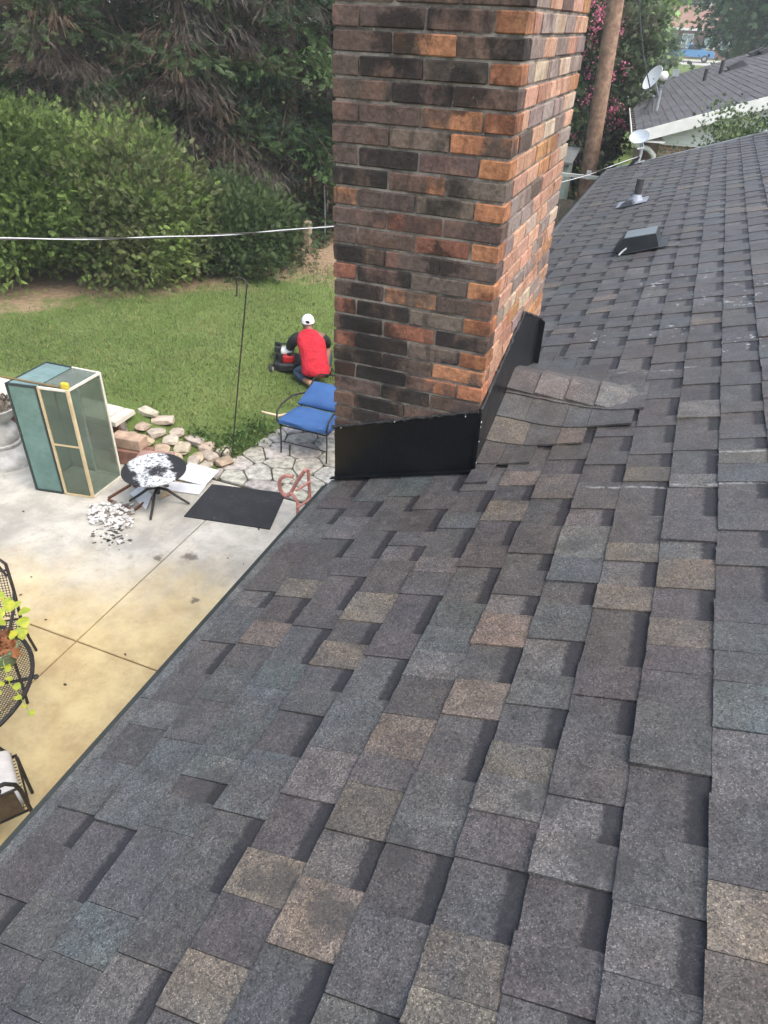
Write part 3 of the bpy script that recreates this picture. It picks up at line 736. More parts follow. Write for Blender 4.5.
def conifer(x, y, H, Lm, label, dead=.4, nb=230, seed=0, greens=((.030, .058, .020), (.045, .075, .024), (.024, .048, .022)), sz=.19, h0=.25):
    z0 = float(groundz(x, y)); root = thing('conifer_tree', (x, y, z0), label, 'tree', group='tall evergreens behind the lawn')
    trunk([(x, y, z0-.1), (x+.05, y, z0+H*.4), (x-.04, y+.05, z0+H*.75), (x, y, z0+H)], .17, .02, root)
    P = []; D = []; Cc = []; Sz = []; Pd = []; Dd = []; Cd = []; Sd = []; limbs = MB()
    for b in range(nb):
        t_ = h0/H+(1-h0/H)*(b+random.random())/nb; h = t_*H; az = b*2.39996+random.uniform(-.4, .4)
        L = Lm*(1-t_)**.7*random.uniform(.65, 1.15)+.25; dz = random.uniform(-.28, .25)
        ax = np.array([math.cos(az), math.sin(az), 0]); p0 = np.array([x, y, z0+h])
        isdead = random.random() < dead*(1.25-t_)
        pts = [p0+ax*L*q+np.array([0, 0, dz*L*q-.22*L*q*q]) for q in np.linspace(0, 1, 5)]
        limbs.tube(pts, [.016, .012, .009, .006, .003], 4)
        nf = int((80 if not isdead else 95)*L/1.5)+6
        q = rng.random(nf)**.75*.92+.08
        pp = p0+ax[None]*(L*q)[:, None]; pp[:, 2] += dz*L*q-.22*L*q*q
        spread = .10+.17*L*.5*np.sin(np.pi*np.clip(q, 0, .95))
        perp = np.array([-ax[1], ax[0], 0]); sidej = rng.normal(size=nf)
        pp = pp+perp[None]*(sidej*spread)[:, None]; pp[:, 2] += rng.normal(0, .05, nf)-np.abs(sidej)*spread*.3
        dd = ax[None]*.8+perp[None]*(sidej*.7)[:, None]+rng.normal(0, .35, (nf, 3)); dd[:, 2] -= .25
        if isdead:
            dd[:, 2] -= .9; Pd.append(pp); Dd.append(dd); Sd.append(sz*rng.uniform(.8, 1.7, nf))
            c = np.array(random.choice(((.075, .063, .054), (.10, .084, .070), (.062, .048, .038), (.085, .072, .062), (.09, .076, .064), (.115, .075, .05)))); Cd.append(c*rng.uniform(.7, 1.3, (nf, 1)))
        else:
            P.append(pp); D.append(dd); Sz.append(sz*rng.uniform(.7, 1.35, nf)); c = np.array(random.choice(greens))*random.uniform(.75, 1.35); Cc.append(c*rng.uniform(.75, 1.25, (nf, 1)))
    limbs.build('limbs', BARK, root)
    leaf_mesh('crown', np.concatenate(P), np.concatenate(D), np.concatenate(Sz), np.concatenate(Cc), T_FROND, root)
    if Pd:
        o = leaf_mesh('dead_foliage', np.concatenate(Pd), np.concatenate(Dd), np.concatenate(Sd), np.concatenate(Cd), T_TWIG, root); o['label'] = 'brown dead hanging twigs'
    return root
G1 = ((.040, .070, .026), (.055, .090, .030), (.030, .056, .026))
G2 = ((.075, .14, .045), (.09, .155, .055), (.055, .11, .04))
conifer(-13.6, 12.2, 8.2, 2.6, 'dark evergreen at the far end of the hedge, behind the bright shrub', .25)
conifer(-11.2, 12.0, 8.6, 2.6, 'dark evergreen full of grey dead branches, rising behind the bright green shrubs', .62)
conifer(-9.4, 13.2, 8.8, 2.7, 'brown bare-branched evergreen over the middle of the hedge', .62, 260)
conifer(-7.9, 14.6, 8.4, 2.6, 'half dead evergreen with bright green lower sprays, beside the weathered post', .5, 250, 0, G1+G2[:1])
conifer(-6.1, 16.4, 8.2, 2.7, 'fresh green evergreen growing close beside the chimney edge', .22, 250, 0, G2+G1[:1])
conifer(-12.4, 15.6, 9.5, 3.0, 'tall shaded evergreen in the second row of the hedge', .3)
conifer(-9.6, 17.0, 9.5, 3.0, 'tall dark evergreen filling the gap behind the dead branches', .35)
conifer(-4.6, 20.6, 8.5, 2.6, 'evergreen standing behind the chimney near the wooden fence', .15, 170, 0, G2)
conifer(-16.6, 10.6, 8.0, 2.8, 'green evergreen beyond the end of the shrub row', .2)
def shrub(x, y, rad, cz, label, cols, nclump, per, size=.115, name='shrub', group='shrubs along the lawn edge', **kw):
    z0 = float(groundz(x, y)); r = thing(name, (x, y, z0), label, 'shrub', group=group)
    mb = MB()
    for i in range(7):
        a = i*.9+x; mb.tube([(x, y, z0-.05), (x+.3*rad[0]*math.cos(a), y+.3*rad[1]*math.sin(a), z0+cz*.7), (x+.6*rad[0]*math.cos(a), y+.6*rad[1]*math.sin(a), z0+cz*1.4)], [.03, .022, .008], 5)
    mb.build('stems', BARK, r); bushy(r, (x, y, z0+cz), rad, nclump, per, size, cols, **kw); return r
JG = ((.105, .165, .034), (.13, .19, .045), (.08, .13, .030), (.095, .15, .036))
OL = ((.115, .145, .048), (.09, .12, .040), (.14, .155, .065), (.07, .10, .033))
shrub(-10.1, 8.95, (1.35, 1.15, 1.45), 1.05, 'bright green feathery shrub at the edge of the bare soil', JG, 260, 170, clr=.2)
shrub(-8.55, 9.85, (1.15, 1.05, 1.2), .85, 'olive green rounded shrub between the bright shrub and the brown hollow', OL+JG[:2], 230, 170, clr=.2)
shrub(-7.35, 11.35, (1.0, .95, .75), .5, 'low green shrub spilling towards the weathered post', ((.05, .085, .024), (.06, .09, .03), (.042, .068, .022)), 170, 150, clr=.18)
shrub(-9.8, 10.6, (1.3, .8, 1.05), 1.05, 'olive shrub with pale tips leaning over its neighbours', OL, 170, 150, clr=.24)
shrub(-12.0, 8.3, (1.2, 1.1, 1.4), 1.0, 'green shrub at the outer end of the shrub row', JG, 130, 120, clr=.22)
# post and pipe at the back of the lawn
p = onz(308, 249, .3); z0 = float(groundz(p[0], p[1])); 
pr = MB().hexa([(p[0]-.07, p[1]-.07, z0-.05), (p[0]+.07, p[1]-.07, z0-.05), (p[0]+.07, p[1]+.07, z0-.05), (p[0]-.07, p[1]+.07, z0-.05)], [(p[0]-.08, p[1]-.06, z0+.46), (p[0]+.06, p[1]-.07, z0+.44), (p[0]+.06, p[1]+.07, z0+.47), (p[0]-.07, p[1]+.07, z0+.48)])
pr.build('stump_post', simple('pale_wood', (.36, .29, .20), (.24, .19, .13), 12, .9, bump=.3), None, label='short weathered wooden post at the back of the lawn', category='post')
p = onz(325, 244, .3); z0 = float(groundz(p[0], p[1]))
MB().tube([(p[0], p[1], z0-.05), (p[0]+.01, p[1], z0+.6), (p[0], p[1], z0+1.05)], .014, 6).build('garden_stake', GREYM, None, label='thin pale metal stake beside the weathered post', category='stake')

# grass blades on the near lawn
n = 230000
gx = rng.uniform(-12.5, -1.0, n); gy = rng.uniform(5.6, 15.5, n)
dsoil = -.755*gx+.656*gy-(-.755*-10.2+.656*8.6)
keep = (dsoil < rng.normal(-1.75, .5, n)+.7*np.sin(gx*1.9+gy*.8)*np.sin(gy*2.3-gx*.5)) & ~((gx > -4.25) & (gy < 7.22)) & ~((gx < -4.2) & (gy < 5.98))
pn = np.sin(gx*2.1+gy*.7)+np.sin(gy*2.7-gx*1.1)+np.sin(gx*.9-gy*1.9)
keep &= rng.random(n) < .78+.18*pn/3
gx, gy = gx[keep], gy[keep]; n = len(gx)
P = np.stack([gx, gy, groundz(gx, gy)-.003], 1); D = np.stack([rng.normal(0, .5, n), rng.normal(0, .5, n), np.ones(n)], 1)
tone = (np.sin(gx*1.3+gy*.5)+np.sin(gy*1.7-gx*.8))*.5
patchy = np.sin(gx*3.1+1.7*np.sin(gy*1.3))*np.sin(gy*2.6+1.3*np.sin(gx*1.9))
gc = (np.array([.145, .205, .066])+np.array([.045, .018, .012])*np.clip(patchy, 0, 1)[:, None])*(1+.16*tone)[:, None]*rng.uniform(.6, 1.3, (n, 1))
gc = np.where(rng.random((n, 1)) < .12, np.array([[.26, .23, .11]]), gc)
leaf_mesh('lawn_grass', P, D, rng.uniform(.03, .065, n), gc, [[(0, -.10, 0), (0, .10, 0), (1, .05, .2)]], None, kind='stuff', label='short green lawn grass behind the patio', category='grass')
# weeds at the corner of the stone path
WP_ = []
for (px, py, rr, nm) in [(240, 440, .22, 60), (258, 428, .18, 40), (228, 448, .16, 40), (200, 440, .12, 25)]:
    c = onz(px, py, .05); n = nm*6
    WP_.append(np.stack([c[0]+rng.normal(0, rr*.6, n), c[1]+rng.normal(0, rr*.5, n), np.full(n, .02)+rng.random(n)*.10+np.maximum(groundz(c[0], c[1]), 0)], 1))
WP_ = np.concatenate(WP_); n = len(WP_)
leaf_mesh('weeds', WP_, unit(n)+np.array([0, 0, .6]), rng.uniform(.03, .065, n), np.array([.085, .145, .04])*rng.uniform(.7, 1.4, (n, 1)), T_LEAF, None, kind='stuff', label='low leafy weeds sprouting between the lawn and the stone path', category='weeds')

# ------------------------------------------------------------------ flagstones
STONE = colattr('flagstone', .9, 14., .5, bump=.5, bsc=40, bd=.01)
path = MB().prism([(-4.15, 5.42, -.03), (-.70, 5.42, -.03), (-.70, 7.22, -.03), (-3.75, 7.22, -.03), (-3.95, 6.7, -.03)], (0, 0, .012)).build('stone_path', simple('path_joint', (.07, .065, .045), (.04, .05, .025), 15, .95, bump=.5), None, kind='structure')
seeds = []
gy_ = np.arange(5.5, 7.4, .27)
for j, y in enumerate(gy_):
    for x in np.arange(-4.2, -1.0, .33): seeds.append((x+(j % 2)*.165+random.uniform(-.12, .12), y+random.uniform(-.09, .09)))
reg = [(-4.13, 5.43), (-1.0, 5.43), (-1.0, 7.2), (-3.75, 7.2), (-3.95, 6.7)]
def clip(poly, px, py, nx_, ny_):
    out = []
    for i in range(len(poly)):
        a, b = poly[i], poly[(i+1) % len(poly)]; da = (a[0]-px)*nx_+(a[1]-py)*ny_; db = (b[0]-px)*nx_+(b[1]-py)*ny_
        if da <= 0: out.append(a)
        if (da < 0 < db) or (db < 0 < da): t_ = da/(da-db); out.append((a[0]+(b[0]-a[0])*t_, a[1]+(b[1]-a[1])*t_))
    return out
for i, sdp in enumerate(seeds):
    poly = reg[:]
    for k2, q in enumerate(seeds):
        if k2 == i or not poly: continue
        dx, dy = q[0]-sdp[0], q[1]-sdp[1]; L = math.hypot(dx, dy)
        if L > .9: continue
        poly = clip(poly, sdp[0]+dx/2-dx/L*.007, sdp[1]+dy/2-dy/L*.007, dx/L, dy/L)
    if len(poly) < 3: continue
    ar = abs(sum(poly[a][0]*poly[(a+1) % len(poly)][1]-poly[(a+1) % len(poly)][0]*poly[a][1] for a in range(len(poly))))/2
    if ar < .008: continue
    cxp = sum(a[0] for a in poly)/len(poly); cyp = sum(a[1] for a in poly)/len(poly)
    # round the corners
    rp = []
    for a in range(len(poly)):
        p0_, p1_, p2_ = poly[a-1], poly[a], poly[(a+1) % len(poly)]
        f = .14
        rp += [(p1_[0]+(p0_[0]-p1_[0])*f, p1_[1]+(p0_[1]-p1_[1])*f), (p1_[0]*.86+(p0_[0]+p2_[0])*.07, p1_[1]*.86+(p0_[1]+p2_[1])*.07), (p1_[0]+(p2_[0]-p1_[0])*f, p1_[1]+(p2_[1]-p1_[1])*f)]
    hgt = random.uniform(.002, .010); m_ = len(rp); mb = MB()
    if sum(rp[a][0]*rp[(a+1) % m_][1]-rp[(a+1) % m_][0]*rp[a][1] for a in range(m_)) < 0: rp = rp[::-1]
    vs = [(a[0], a[1], -.02) for a in rp]+[(a[0], a[1], hgt-.006) for a in rp]+[(cxp+(a[0]-cxp)*.95, cyp+(a[1]-cyp)*.95, hgt+random.uniform(-.002, .002)) for a in rp]
    fs = [tuple(range(2*m_, 3*m_))]+[(q*m_+a, q*m_+(a+1) % m_, (q+1)*m_+(a+1) % m_, (q+1)*m_+a) for q in range(2) for a in range(m_)]
    mb.add(vs, fs, col=jitter((.42, .40, .355), .10)); mb.build('flagstone', STONE, path)

# rocks edging the lawn
ROCK = colattr('field_stone', .92, 12., .35, bump=.6, bsc=35, bd=.015)
rk = []
for row, (yy0, n0) in enumerate(((5.52, 6), (5.70, 7), (5.88, 6))):
    for i in range(n0): rk.append((-5.22+(i+.5*(row % 2))*1.22/n0+random.uniform(-.03, .03), yy0+random.uniform(-.03, .03)+.02*i/n0))
import bmesh
for i, (x, y) in enumerate(rk):
    rx, ry, rz = random.uniform(.11, .18), random.uniform(.085, .125), random.uniform(.035, .06); z0 = max(float(groundz(x, y)), 0) if y > 5.5 else 0
    bm = bmesh.new(); bmesh.ops.create_icosphere(bm, subdivisions=2, radius=1); a_ = random.uniform(0, 3)
    mb = MB(); vs = []
    ph = [random.uniform(0, 6) for _ in range(3)]
    for v in bm.verts:
        c = v.co; f = 1+.16*math.sin(3*c.x+ph[0])+.13*math.sin(4*c.y+ph[1])+.10*math.sin(5*c.z+ph[2]); q = [max(-.74, min(.74, k_*f)) for k_ in c]
        vx, vy = q[0]*rx, q[1]*ry; vs.append((x+vx*math.cos(a_)-vy*math.sin(a_), y+vx*math.sin(a_)+vy*math.cos(a_), z0+rz*.7+q[2]*rz))
    fs = [tuple(v.index for v in f.verts) for f in bm.faces]; bm.free()
    mb.add(vs, fs, col=jitter(random.choice([(.46, .37, .26), (.43, .35, .27), (.40, .30, .22), (.44, .39, .32)]), .1))
    mb.build('edging_rock', ROCK, None, 28, label='tan field stone in the row edging the lawn', category='rock', group='rocks edging the lawn')
# low retaining wall behind the glass case
wl = thing('retaining_wall', (-7.0, 5.48, 0), 'low red brick retaining wall with pale cap stones behind the glass case', 'wall')
MB().box((-7.0, 5.52, .17), (3.5, .10, .36)).build('wall_core', MORTAR, wl)
for r in range(5):
    x = -8.75-(r % 2)*.1
    while x < -5.32:
        mb = MB(); a, b = max(x, -8.75), min(x+.20, -5.25); c = random.choice([((.13, .055, .04), (.09, .045, .035)), ((.10, .05, .04), (.06, .035, .03))])
        brick(mb, a, b-.009, 5.445, 5.535, .006+r*.070, .066+r*.070, 'N', 'side'); mb.fa['ca'] = [c[0]]*len(mb.f); mb.fa['cb'] = [c[1]]*len(mb.f); mb.build('brick', BR, wl); x += .2
CAP = simple('cap_stone', (.60, .56, .48), (.48, .45, .39), 6, .85, bump=.3)
x = -8.75
while x < -5.3:
    L = random.uniform(.36, .5); b = min(x+L, -5.24); MB().hexa([(x, 5.40, .355), (b-.008, 5.40, .355), (b-.008, 5.74, .365), (x, 5.74, .365)], [(x+.006, 5.405, .405), (b-.014, 5.405, .405), (b-.014, 5.735, .412), (x+.006, 5.735, .412)]).build('cap_stone', CAP, wl); x = b
# loose blocks at the wall's end
BLK = colattr('sandstone_block', .9, 10., .3, bump=.4, bsc=40)
for (x, y, z, sx_, sy_, sz_, a, c, lb) in [(-5.02, 5.33, .09, .46, .16, .18, .22, (.24, .13, .10), 'reddish brown block lying lowest behind the round table'), (-5.06, 5.36, .25, .36, .17, .13, .12, (.42, .30, .22), 'pinkish tan block stacked on the reddish block behind the round table'), (-4.68, 5.30, .10, .38, .17, .20, .3, (.33, .21, .18), 'dusky pink block beside the round table')]:
    mb = MB(); mb.box((x, y, z), (sx_, sy_, sz_), Matrix.Rotation(a, 3, 'Z'), col=c); o = mb.build('stone_block', BLK, None, label=lb, category='block'); bv = o.modifiers.new('bevel', 'BEVEL'); bv.width = .012; bv.segments = 2

# ------------------------------------------------------------------ glass case
def thinglass(name, tint, refl, dens):
    t = NT(name); tr = t.n('ShaderNodeBsdfTransparent'); tr.inputs[0].default_value = rgba(tint)
    col = t.mix(t.ramp(t.noise(5, 5, .7), .35, .7), refl, tuple(x*1.35 for x in refl)); t.fin(col, .08, 0, .6)
    mx = t.n('ShaderNodeMixShader'); mx.inputs[0].default_value = dens
    t.t.links.new(tr.outputs[0], mx.inputs[1]); t.t.links.new(t.b.outputs[0], mx.inputs[2]); t.t.links.new(mx.outputs[0], t.out.inputs[0]); return t.m
TEAL = thinglass('teal_glass', (.55, .80, .76), (.17, .27, .245), .58); CLEAR = thinglass('dusty_glass', (.80, .86, .82), (.22, .25, .21), .24)
GREYG = thinglass('screen_glass', (.72, .76, .70), (.15, .18, .145), .36)
WOOD = simple('pine_wood', (.62, .50, .31), (.50, .38, .22), 7, .7, bump=.2); DARKF = simple('dark_frame', (.02, .03, .03), (.03, .04, .04), 20, .5)
PALE = simple('pale_trim', (.70, .66, .58), (.58, .54, .46), 9, .7)
gc_ = thing('glass_case', (-5.25, 4.75, 0), 'tall greenish glass case with pine and dark framed doors standing on the patio', 'glass case')
A, Bm, Cc_, Dd_, Ee = map(np.array, [(-5.56, 4.45), (-5.25, 4.51), (-4.94, 4.57), (-4.95, 5.02), (-5.58, 4.99)]); HC = 1.22
Mb = (Dd_+Ee)/2
def bar3(a, b, th, mat, name, parent=gc_):
    a = Vector(a); b = Vector(b); d_ = (b-a); q = d_.normalized(); mb = MB()
    rot = Vector((1, 0, 0)).rotation_difference(q).to_matrix(); mb.box((a+b)/2, (d_.length, th, th), rot); return mb.build(name, mat, parent)
def P3(p, z): return (p[0], p[1], z)
def pane(a, b, z0, z1, mat, ins=.012):
    a = np.array(a); b = np.array(b); d_ = (b-a)/np.linalg.norm(b-a); nn = np.array([-d_[1], d_[0]])*.003; a2 = a+d_*ins; b2 = b-d_*ins
    mb = MB(); mb.hexa([P3(a2-nn, z0), P3(b2-nn, z0), P3(b2+nn, z0), P3(a2+nn, z0)], [P3(a2-nn, z1), P3(b2-nn, z1), P3(b2+nn, z1), P3(a2+nn, z1)]); return mb.build('glass_pane', mat, gc_)
for p_, m_, th in ((A, DARKF, .022), (Bm-np.array([.012, .002]), DARKF, .022), (Bm+np.array([.016, .003]), WOOD, .024), (Cc_, WOOD, .026), (Dd_, PALE, .022), (Ee, DARKF, .02), (Mb, PALE, .018)):
    bar3(P3(p_, .012), P3(p_, HC), th, m_, 'corner_post')
for a, b, m_ in ((A, Bm-np.array([.012, .002]), DARKF), (Bm+np.array([.016, .003]), Cc_, WOOD), (Cc_, Dd_, PALE), (Dd_, Mb, PALE), (Mb, Ee, DARKF), (Ee, A, DARKF)):
    dd = (b-a)/np.linalg.norm(b-a)*.012
    bar3(P3(a+dd, .013), P3(b-dd, .013), .02, m_, 'bottom_rail'); bar3(P3(a+dd, HC-.011), P3(b-dd, HC-.011), .02, m_ if m_ is not WOOD else PALE, 'top_rail')
bar3(P3(Bm+np.array([.03, .006]), .60), P3(Cc_-np.array([.014, .003]), .60), .016, WOOD, 'mid_rail')
pane(A, Bm-np.array([.012, .002]), .025, HC-.024, TEAL); pane(Bm+np.array([.016, .003]), Cc_, .025, .59, GREYG); pane(Bm+np.array([.016, .003]), Cc_, .61, HC-.024, GREYG)
pane(Cc_, Dd_, .025, HC-.024, CLEAR); pane(Mb, Ee, .025, HC-.024, TEAL); pane(Dd_, Mb, .025, HC-.024, GREYG); pane(Ee, A, .025, HC-.024, TEAL)
for q, m_ in (((A, Bm, Mb, Ee), thinglass('top_teal', (.5, .75, .75), (.26, .36, .36), .55)), ((Bm, Cc_, Dd_, Mb), thinglass('top_grey', (.7, .75, .72), (.26, .30, .27), .4))):
    cq = sum(q)/4; mb = MB(); qq_ = [cq+(p_-cq)*.93 for p_ in q]; mb.hexa([P3(p_, HC-.010) for p_ in qq_], [P3(p_, HC-.004) for p_ in qq_]); mb.build('top_pane', m_, gc_)
tm = onz(65, 386, HC+.03); tp = thing('tape_measure', (tm[0], tm[1], HC), 'yellow tape measure lying on top of the glass case with its blade pulled out', 'tape measure')
YEL = simple('tape_yellow', (.62, .50, .05), (.5, .4, .04), 20, .5)
o = MB().box((tm[0], tm[1], HC+.032), (.075, .04, .062), Matrix.Rotation(.2, 3, 'Z')).build('case', YEL, tp); bv = o.modifiers.new('bevel', 'BEVEL'); bv.width = .012; bv.segments = 3
te = onz(0, 376, HC+.005); MB().hexa([(tm[0]-.03, tm[1]-.012, HC+.003), (te[0], te[1]-.012, HC+.003), (te[0], te[1]+.012, HC+.003), (tm[0]-.03, tm[1]+.012, HC+.003)], [(tm[0]-.03, tm[1]-.012, HC+.007), (te[0], te[1]-.012, HC+.007), (te[0], te[1]+.012, HC+.007), (tm[0]-.03, tm[1]+.012, HC+.007)]).build('blade', simple('tape_blade', (.20, .13, .05), (.16, .10, .04), 20, .5), tp)

# ------------------------------------------------------------------ concrete urn
ux, uy = -6.30, 4.80
ur = thing('garden_urn', (ux, uy, 0), 'grey cast concrete garden urn with dried plants beside the glass case', 'urn')
URN = simple('cast_concrete', (.50, .49, .47), (.33, .32, .30), 9, .9, bump=.4, bsc=40)
MB().lathe([(.30, 0), (.305, .05), (.28, .10), (.20, .15), (.165, .19), (.17, .21)], (ux, uy, 0), 28).build('base', URN, ur, 40)
MB().lathe([(.16, .208), (.185, .225), (.185, .24), (.165, .25), (.19, .32), (.17, .40), (.13, .46), (.12, .485)], (ux, uy, 0), 28).build('stem', URN, ur, 40)
MB().lathe([(.115, .483), (.15, .50), (.215, .56), (.245, .63), (.26, .66), (.245, .665), (.215, .62), (.05, .60)], (ux, uy, 0), 28).build('bowl', URN, ur, 40)
n = 160; P = np.stack([ux+rng.normal(0, .09, n), uy+rng.normal(0, .09, n), .60+rng.random(n)*.06], 1)
leaf_mesh('dried_plant', P, unit(n)+np.array([0, 0, .5]), rng.uniform(.06, .14, n), np.array([.20, .17, .13])*rng.uniform(.5, 1.8, (n, 1)), T_CLUST, ur, kind='stuff')
MB().tube([(ux+.05, uy, .6), (ux+.06, uy+.02, .74), (ux+.10, uy+.03, .86)], [.016, .013, .006], 6).build('dry_stalk', GRAYWOOD, ur, 60)

# ------------------------------------------------------------------ round table with paint-spattered top
tx, ty, tz = -4.27, 4.78, .42
rt = thing('round_table', (tx, ty, 0), 'small round black pedestal table spattered with white paint', 'table')
t = NT('painted_top'); pm_ = t.dot((.62, .78, 0)); c0_ = .62*tx+.78*ty
bandm = t.ramp(t.math('ABSOLUTE', t.math('ADD', t.math('SUBTRACT', pm_, c0_-.02), t.ramp(t.noise(9, 5, .7), 0, 1, -.14, .14, False))), .16, .20, 1, 0)
ctr = t.ramp(t.math('ADD', t.dist((tx+.05, ty-.02, tz)), t.ramp(t.noise(22, 6, .75), 0, 1, -.16, .16, False)), .07, .13, 0, 1)
spl = t.ramp(t.noise(28, 6, .8), .40, .52); wmk = t.math('MULTIPLY', bandm, t.math('MAXIMUM', t.math('MULTIPLY', ctr, spl), t.ramp(t.noise(60, 4), .62, .68)))
TOPM = t.fin(t.mix(wmk, (.02, .021, .024), (.58, .60, .62)), .6)
MB().lathe([(.02, .392), (.305, .392), (.315, .40), (.315, .412), (.305, tz), (.02, tz)], (tx, ty, 0), 40).build('table_top', TOPM, rt, 30)
MB().lathe([(.022, .12), (.028, .14), (.02, .2), (.02, .34), (.035, .37), (.06, .391)], (tx, ty, 0), 14).build('pedestal', IRON, rt, 40)
for k in range(4):
    a = .35+k*math.pi/2; dx, dy = math.cos(a), math.sin(a)
    MB().tube([(tx+dx*.015, ty+dy*.015, .19), (tx+dx*.10, ty+dy*.10, .17), (tx+dx*.20, ty+dy*.20, .09), (tx+dx*.31, ty+dy*.31, .012)], [.016, .016, .014, .012], 7).build('leg', IRON, rt, 50)
# rubbish round the table
def sheet(pts, th, name, mat, **tg):
    mb = MB(); mb.prism(pts, (0, 0, th)); return mb.build(name, mat, None, **tg)
WB = simple('white_board', (.70, .71, .72), (.55, .57, .60), 5, .7); KR = simple('cardboard', (.46, .36, .22), (.36, .28, .17), 7, .85)
def quadpx(pxs, z): return [tuple(onz(x, y, z)) for x, y in pxs]
sheet([onz(172, 478, .03), onz(205, 486, .02), onz(219, 471, .10), onz(190, 463, .09)], .008, 'scrap_board', WB, label='white board scrap lying highest beside the black mat', category='board')
sheet([onz(164, 490, .006), onz(199, 495, .006), onz(206, 486, .012), onz(172, 482, .012)], .007, 'scrap_board', WB, label='pale scrap sheet under the white board', category='board')
sheet([onz(158, 500, .006), onz(176, 492, .006), onz(185, 480, .01), onz(165, 486, .01)], .004, 'cardboard_sheet', KR, label='flattened brown cardboard under the round table', category='cardboard')
sheet([onz(130, 494, .006), onz(146, 510, .006), onz(152, 495, .05), onz(140, 486, .06)], .006, 'scrap_board', WB, label='crumpled white sheet in front of the round table', category='board')
pf = thing('picture_frame', onz(122, 497, 0), 'empty red brown wooden frame lying flat beside the round table', 'frame')
REDW = simple('redwood_frame', (.17, .07, .045), (.11, .05, .035), 14, .7)
fq = [onz(107, 499, .012), onz(133, 511, .012), onz(152, 497, .012), onz(132, 484, .012)]
for i in range(4): 
    a, b = Vector(fq[i]), Vector(fq[(i+1) % 4]); d_ = (b-a).normalized()*.02; bar3(a+d_, b-d_, .022 if i % 2 else .0225, REDW, 'frame_rail', pf)
mb = MB()
for i in range(300):
    c = onz(111+np.clip(rng.normal(0, 10), -21, 21), 517+np.clip(rng.normal(0, 6), -12, 13), 0); z = .006+.05*random.random()*max(0, 1-np.hypot(c[0]+4.58, c[1]-4.42)/.3)
    s_ = random.uniform(.02, .075); rot = Matrix.Rotation(random.uniform(0, 6), 3, 'Z') @ Matrix.Rotation(random.gauss(0, .3), 3, 'X')
    k_ = random.uniform(.5, .8); mb.box((c[0], c[1], z+.012), (s_, s_*random.uniform(.25, .8), .002), rot, col=(k_, k_*.98, k_*.95) if random.random() > .15 else (.2, .17, .14))
for i in range(90):
    c = onz(113+np.clip(rng.normal(0, 9), -20, 20), 536+np.clip(rng.normal(0, 7), -14, 14), 0); s_ = random.uniform(.01, .045); k_ = random.choice((.65, .5, .08, .12))
    mb.box((c[0], c[1], .004), (s_, s_*random.uniform(.3, .8), .003), Matrix.Rotation(random.uniform(0, 6), 3, 'Z'), col=(k_, k_*.96, k_*.9))
mb.build('paper_scraps', colattr('scrap', .85, 30, .2), None, kind='stuff', label='heap of torn white paper scraps on the patio', category='scraps')
mb = MB()
for i in range(11):
    c = onz(random.uniform(20, 300), random.uniform(490, 700), 0)
    if c[0] > -1.3: continue
    s_ = random.uniform(.01, .03); mb.box((c[0], c[1], .005), (s_, s_*.6, .004), Matrix.Rotation(random.uniform(0, 6), 3, 'Z'))
mb.build('leaf_litter', simple('dead_leaf', (.09, .06, .03), (.05, .035, .02), 20, .9), None, kind='stuff', label='scattered dead leaf crumbs on the concrete patio', category='litter')
# mat
q = [onz(184, 517, .0), onz(212, 485, .0), onz(286, 494, .0), onz(270, 530, .0)]
t = NT('mat_rubber'); col = t.mix(t.ramp(t.noise(50, 4), .70, .73), t.mix(t.ramp(t.noise(6, 4), .3, .7), (.017, .018, .021), (.026, .027, .031)), (.25, .25, .25)); t.bump(t.noise(300, 2), .4, .003); MATM = t.fin(col, .8)
mt = MB().prism([(p_[0], p_[1], .004) for p_ in q], (0, 0, .009)).build('door_mat', MATM, None, label='black rectangular rubber mat lying on the patio near the stone path', category='mat')

# ------------------------------------------------------------------ shepherd hook
hb = onz(231, 462, 0); ht = ony(247, 285, hb[1]); hz = max(0, float(groundz(hb[0], hb[1])))
hk = thing('shepherd_hook', (hb[0], hb[1], 0), 'tall thin black shepherd hook leaning at the end of the rock edging', 'garden hook')
e1 = Vector(ht)
arc = [e1+Vector((-.06*(1-math.cos(a)), 0, .06*math.sin(a))) for a in np.linspace(0, math.pi*1.15, 10)]
MB().tube([Vector((hb[0], hb[1], -.03)), Vector(hb)*.5+e1*.5+Vector((.0, 0, 0)), e1]+arc+[arc[-1]+Vector((-.01, 0, -.09)), arc[-1]+Vector((-.035, 0, -.10))], .0075, 6).build('pole', IRON, hk, 60)
MB().tube([(hb[0]-.10, hb[1]-.02, -.0), (hb[0]-.10, hb[1]-.02, .10), (hb[0]-.05, hb[1], .17), (hb[0]+.002, hb[1], .18)], .0075, 6).build('foot_prong', IRON, hk, 60)

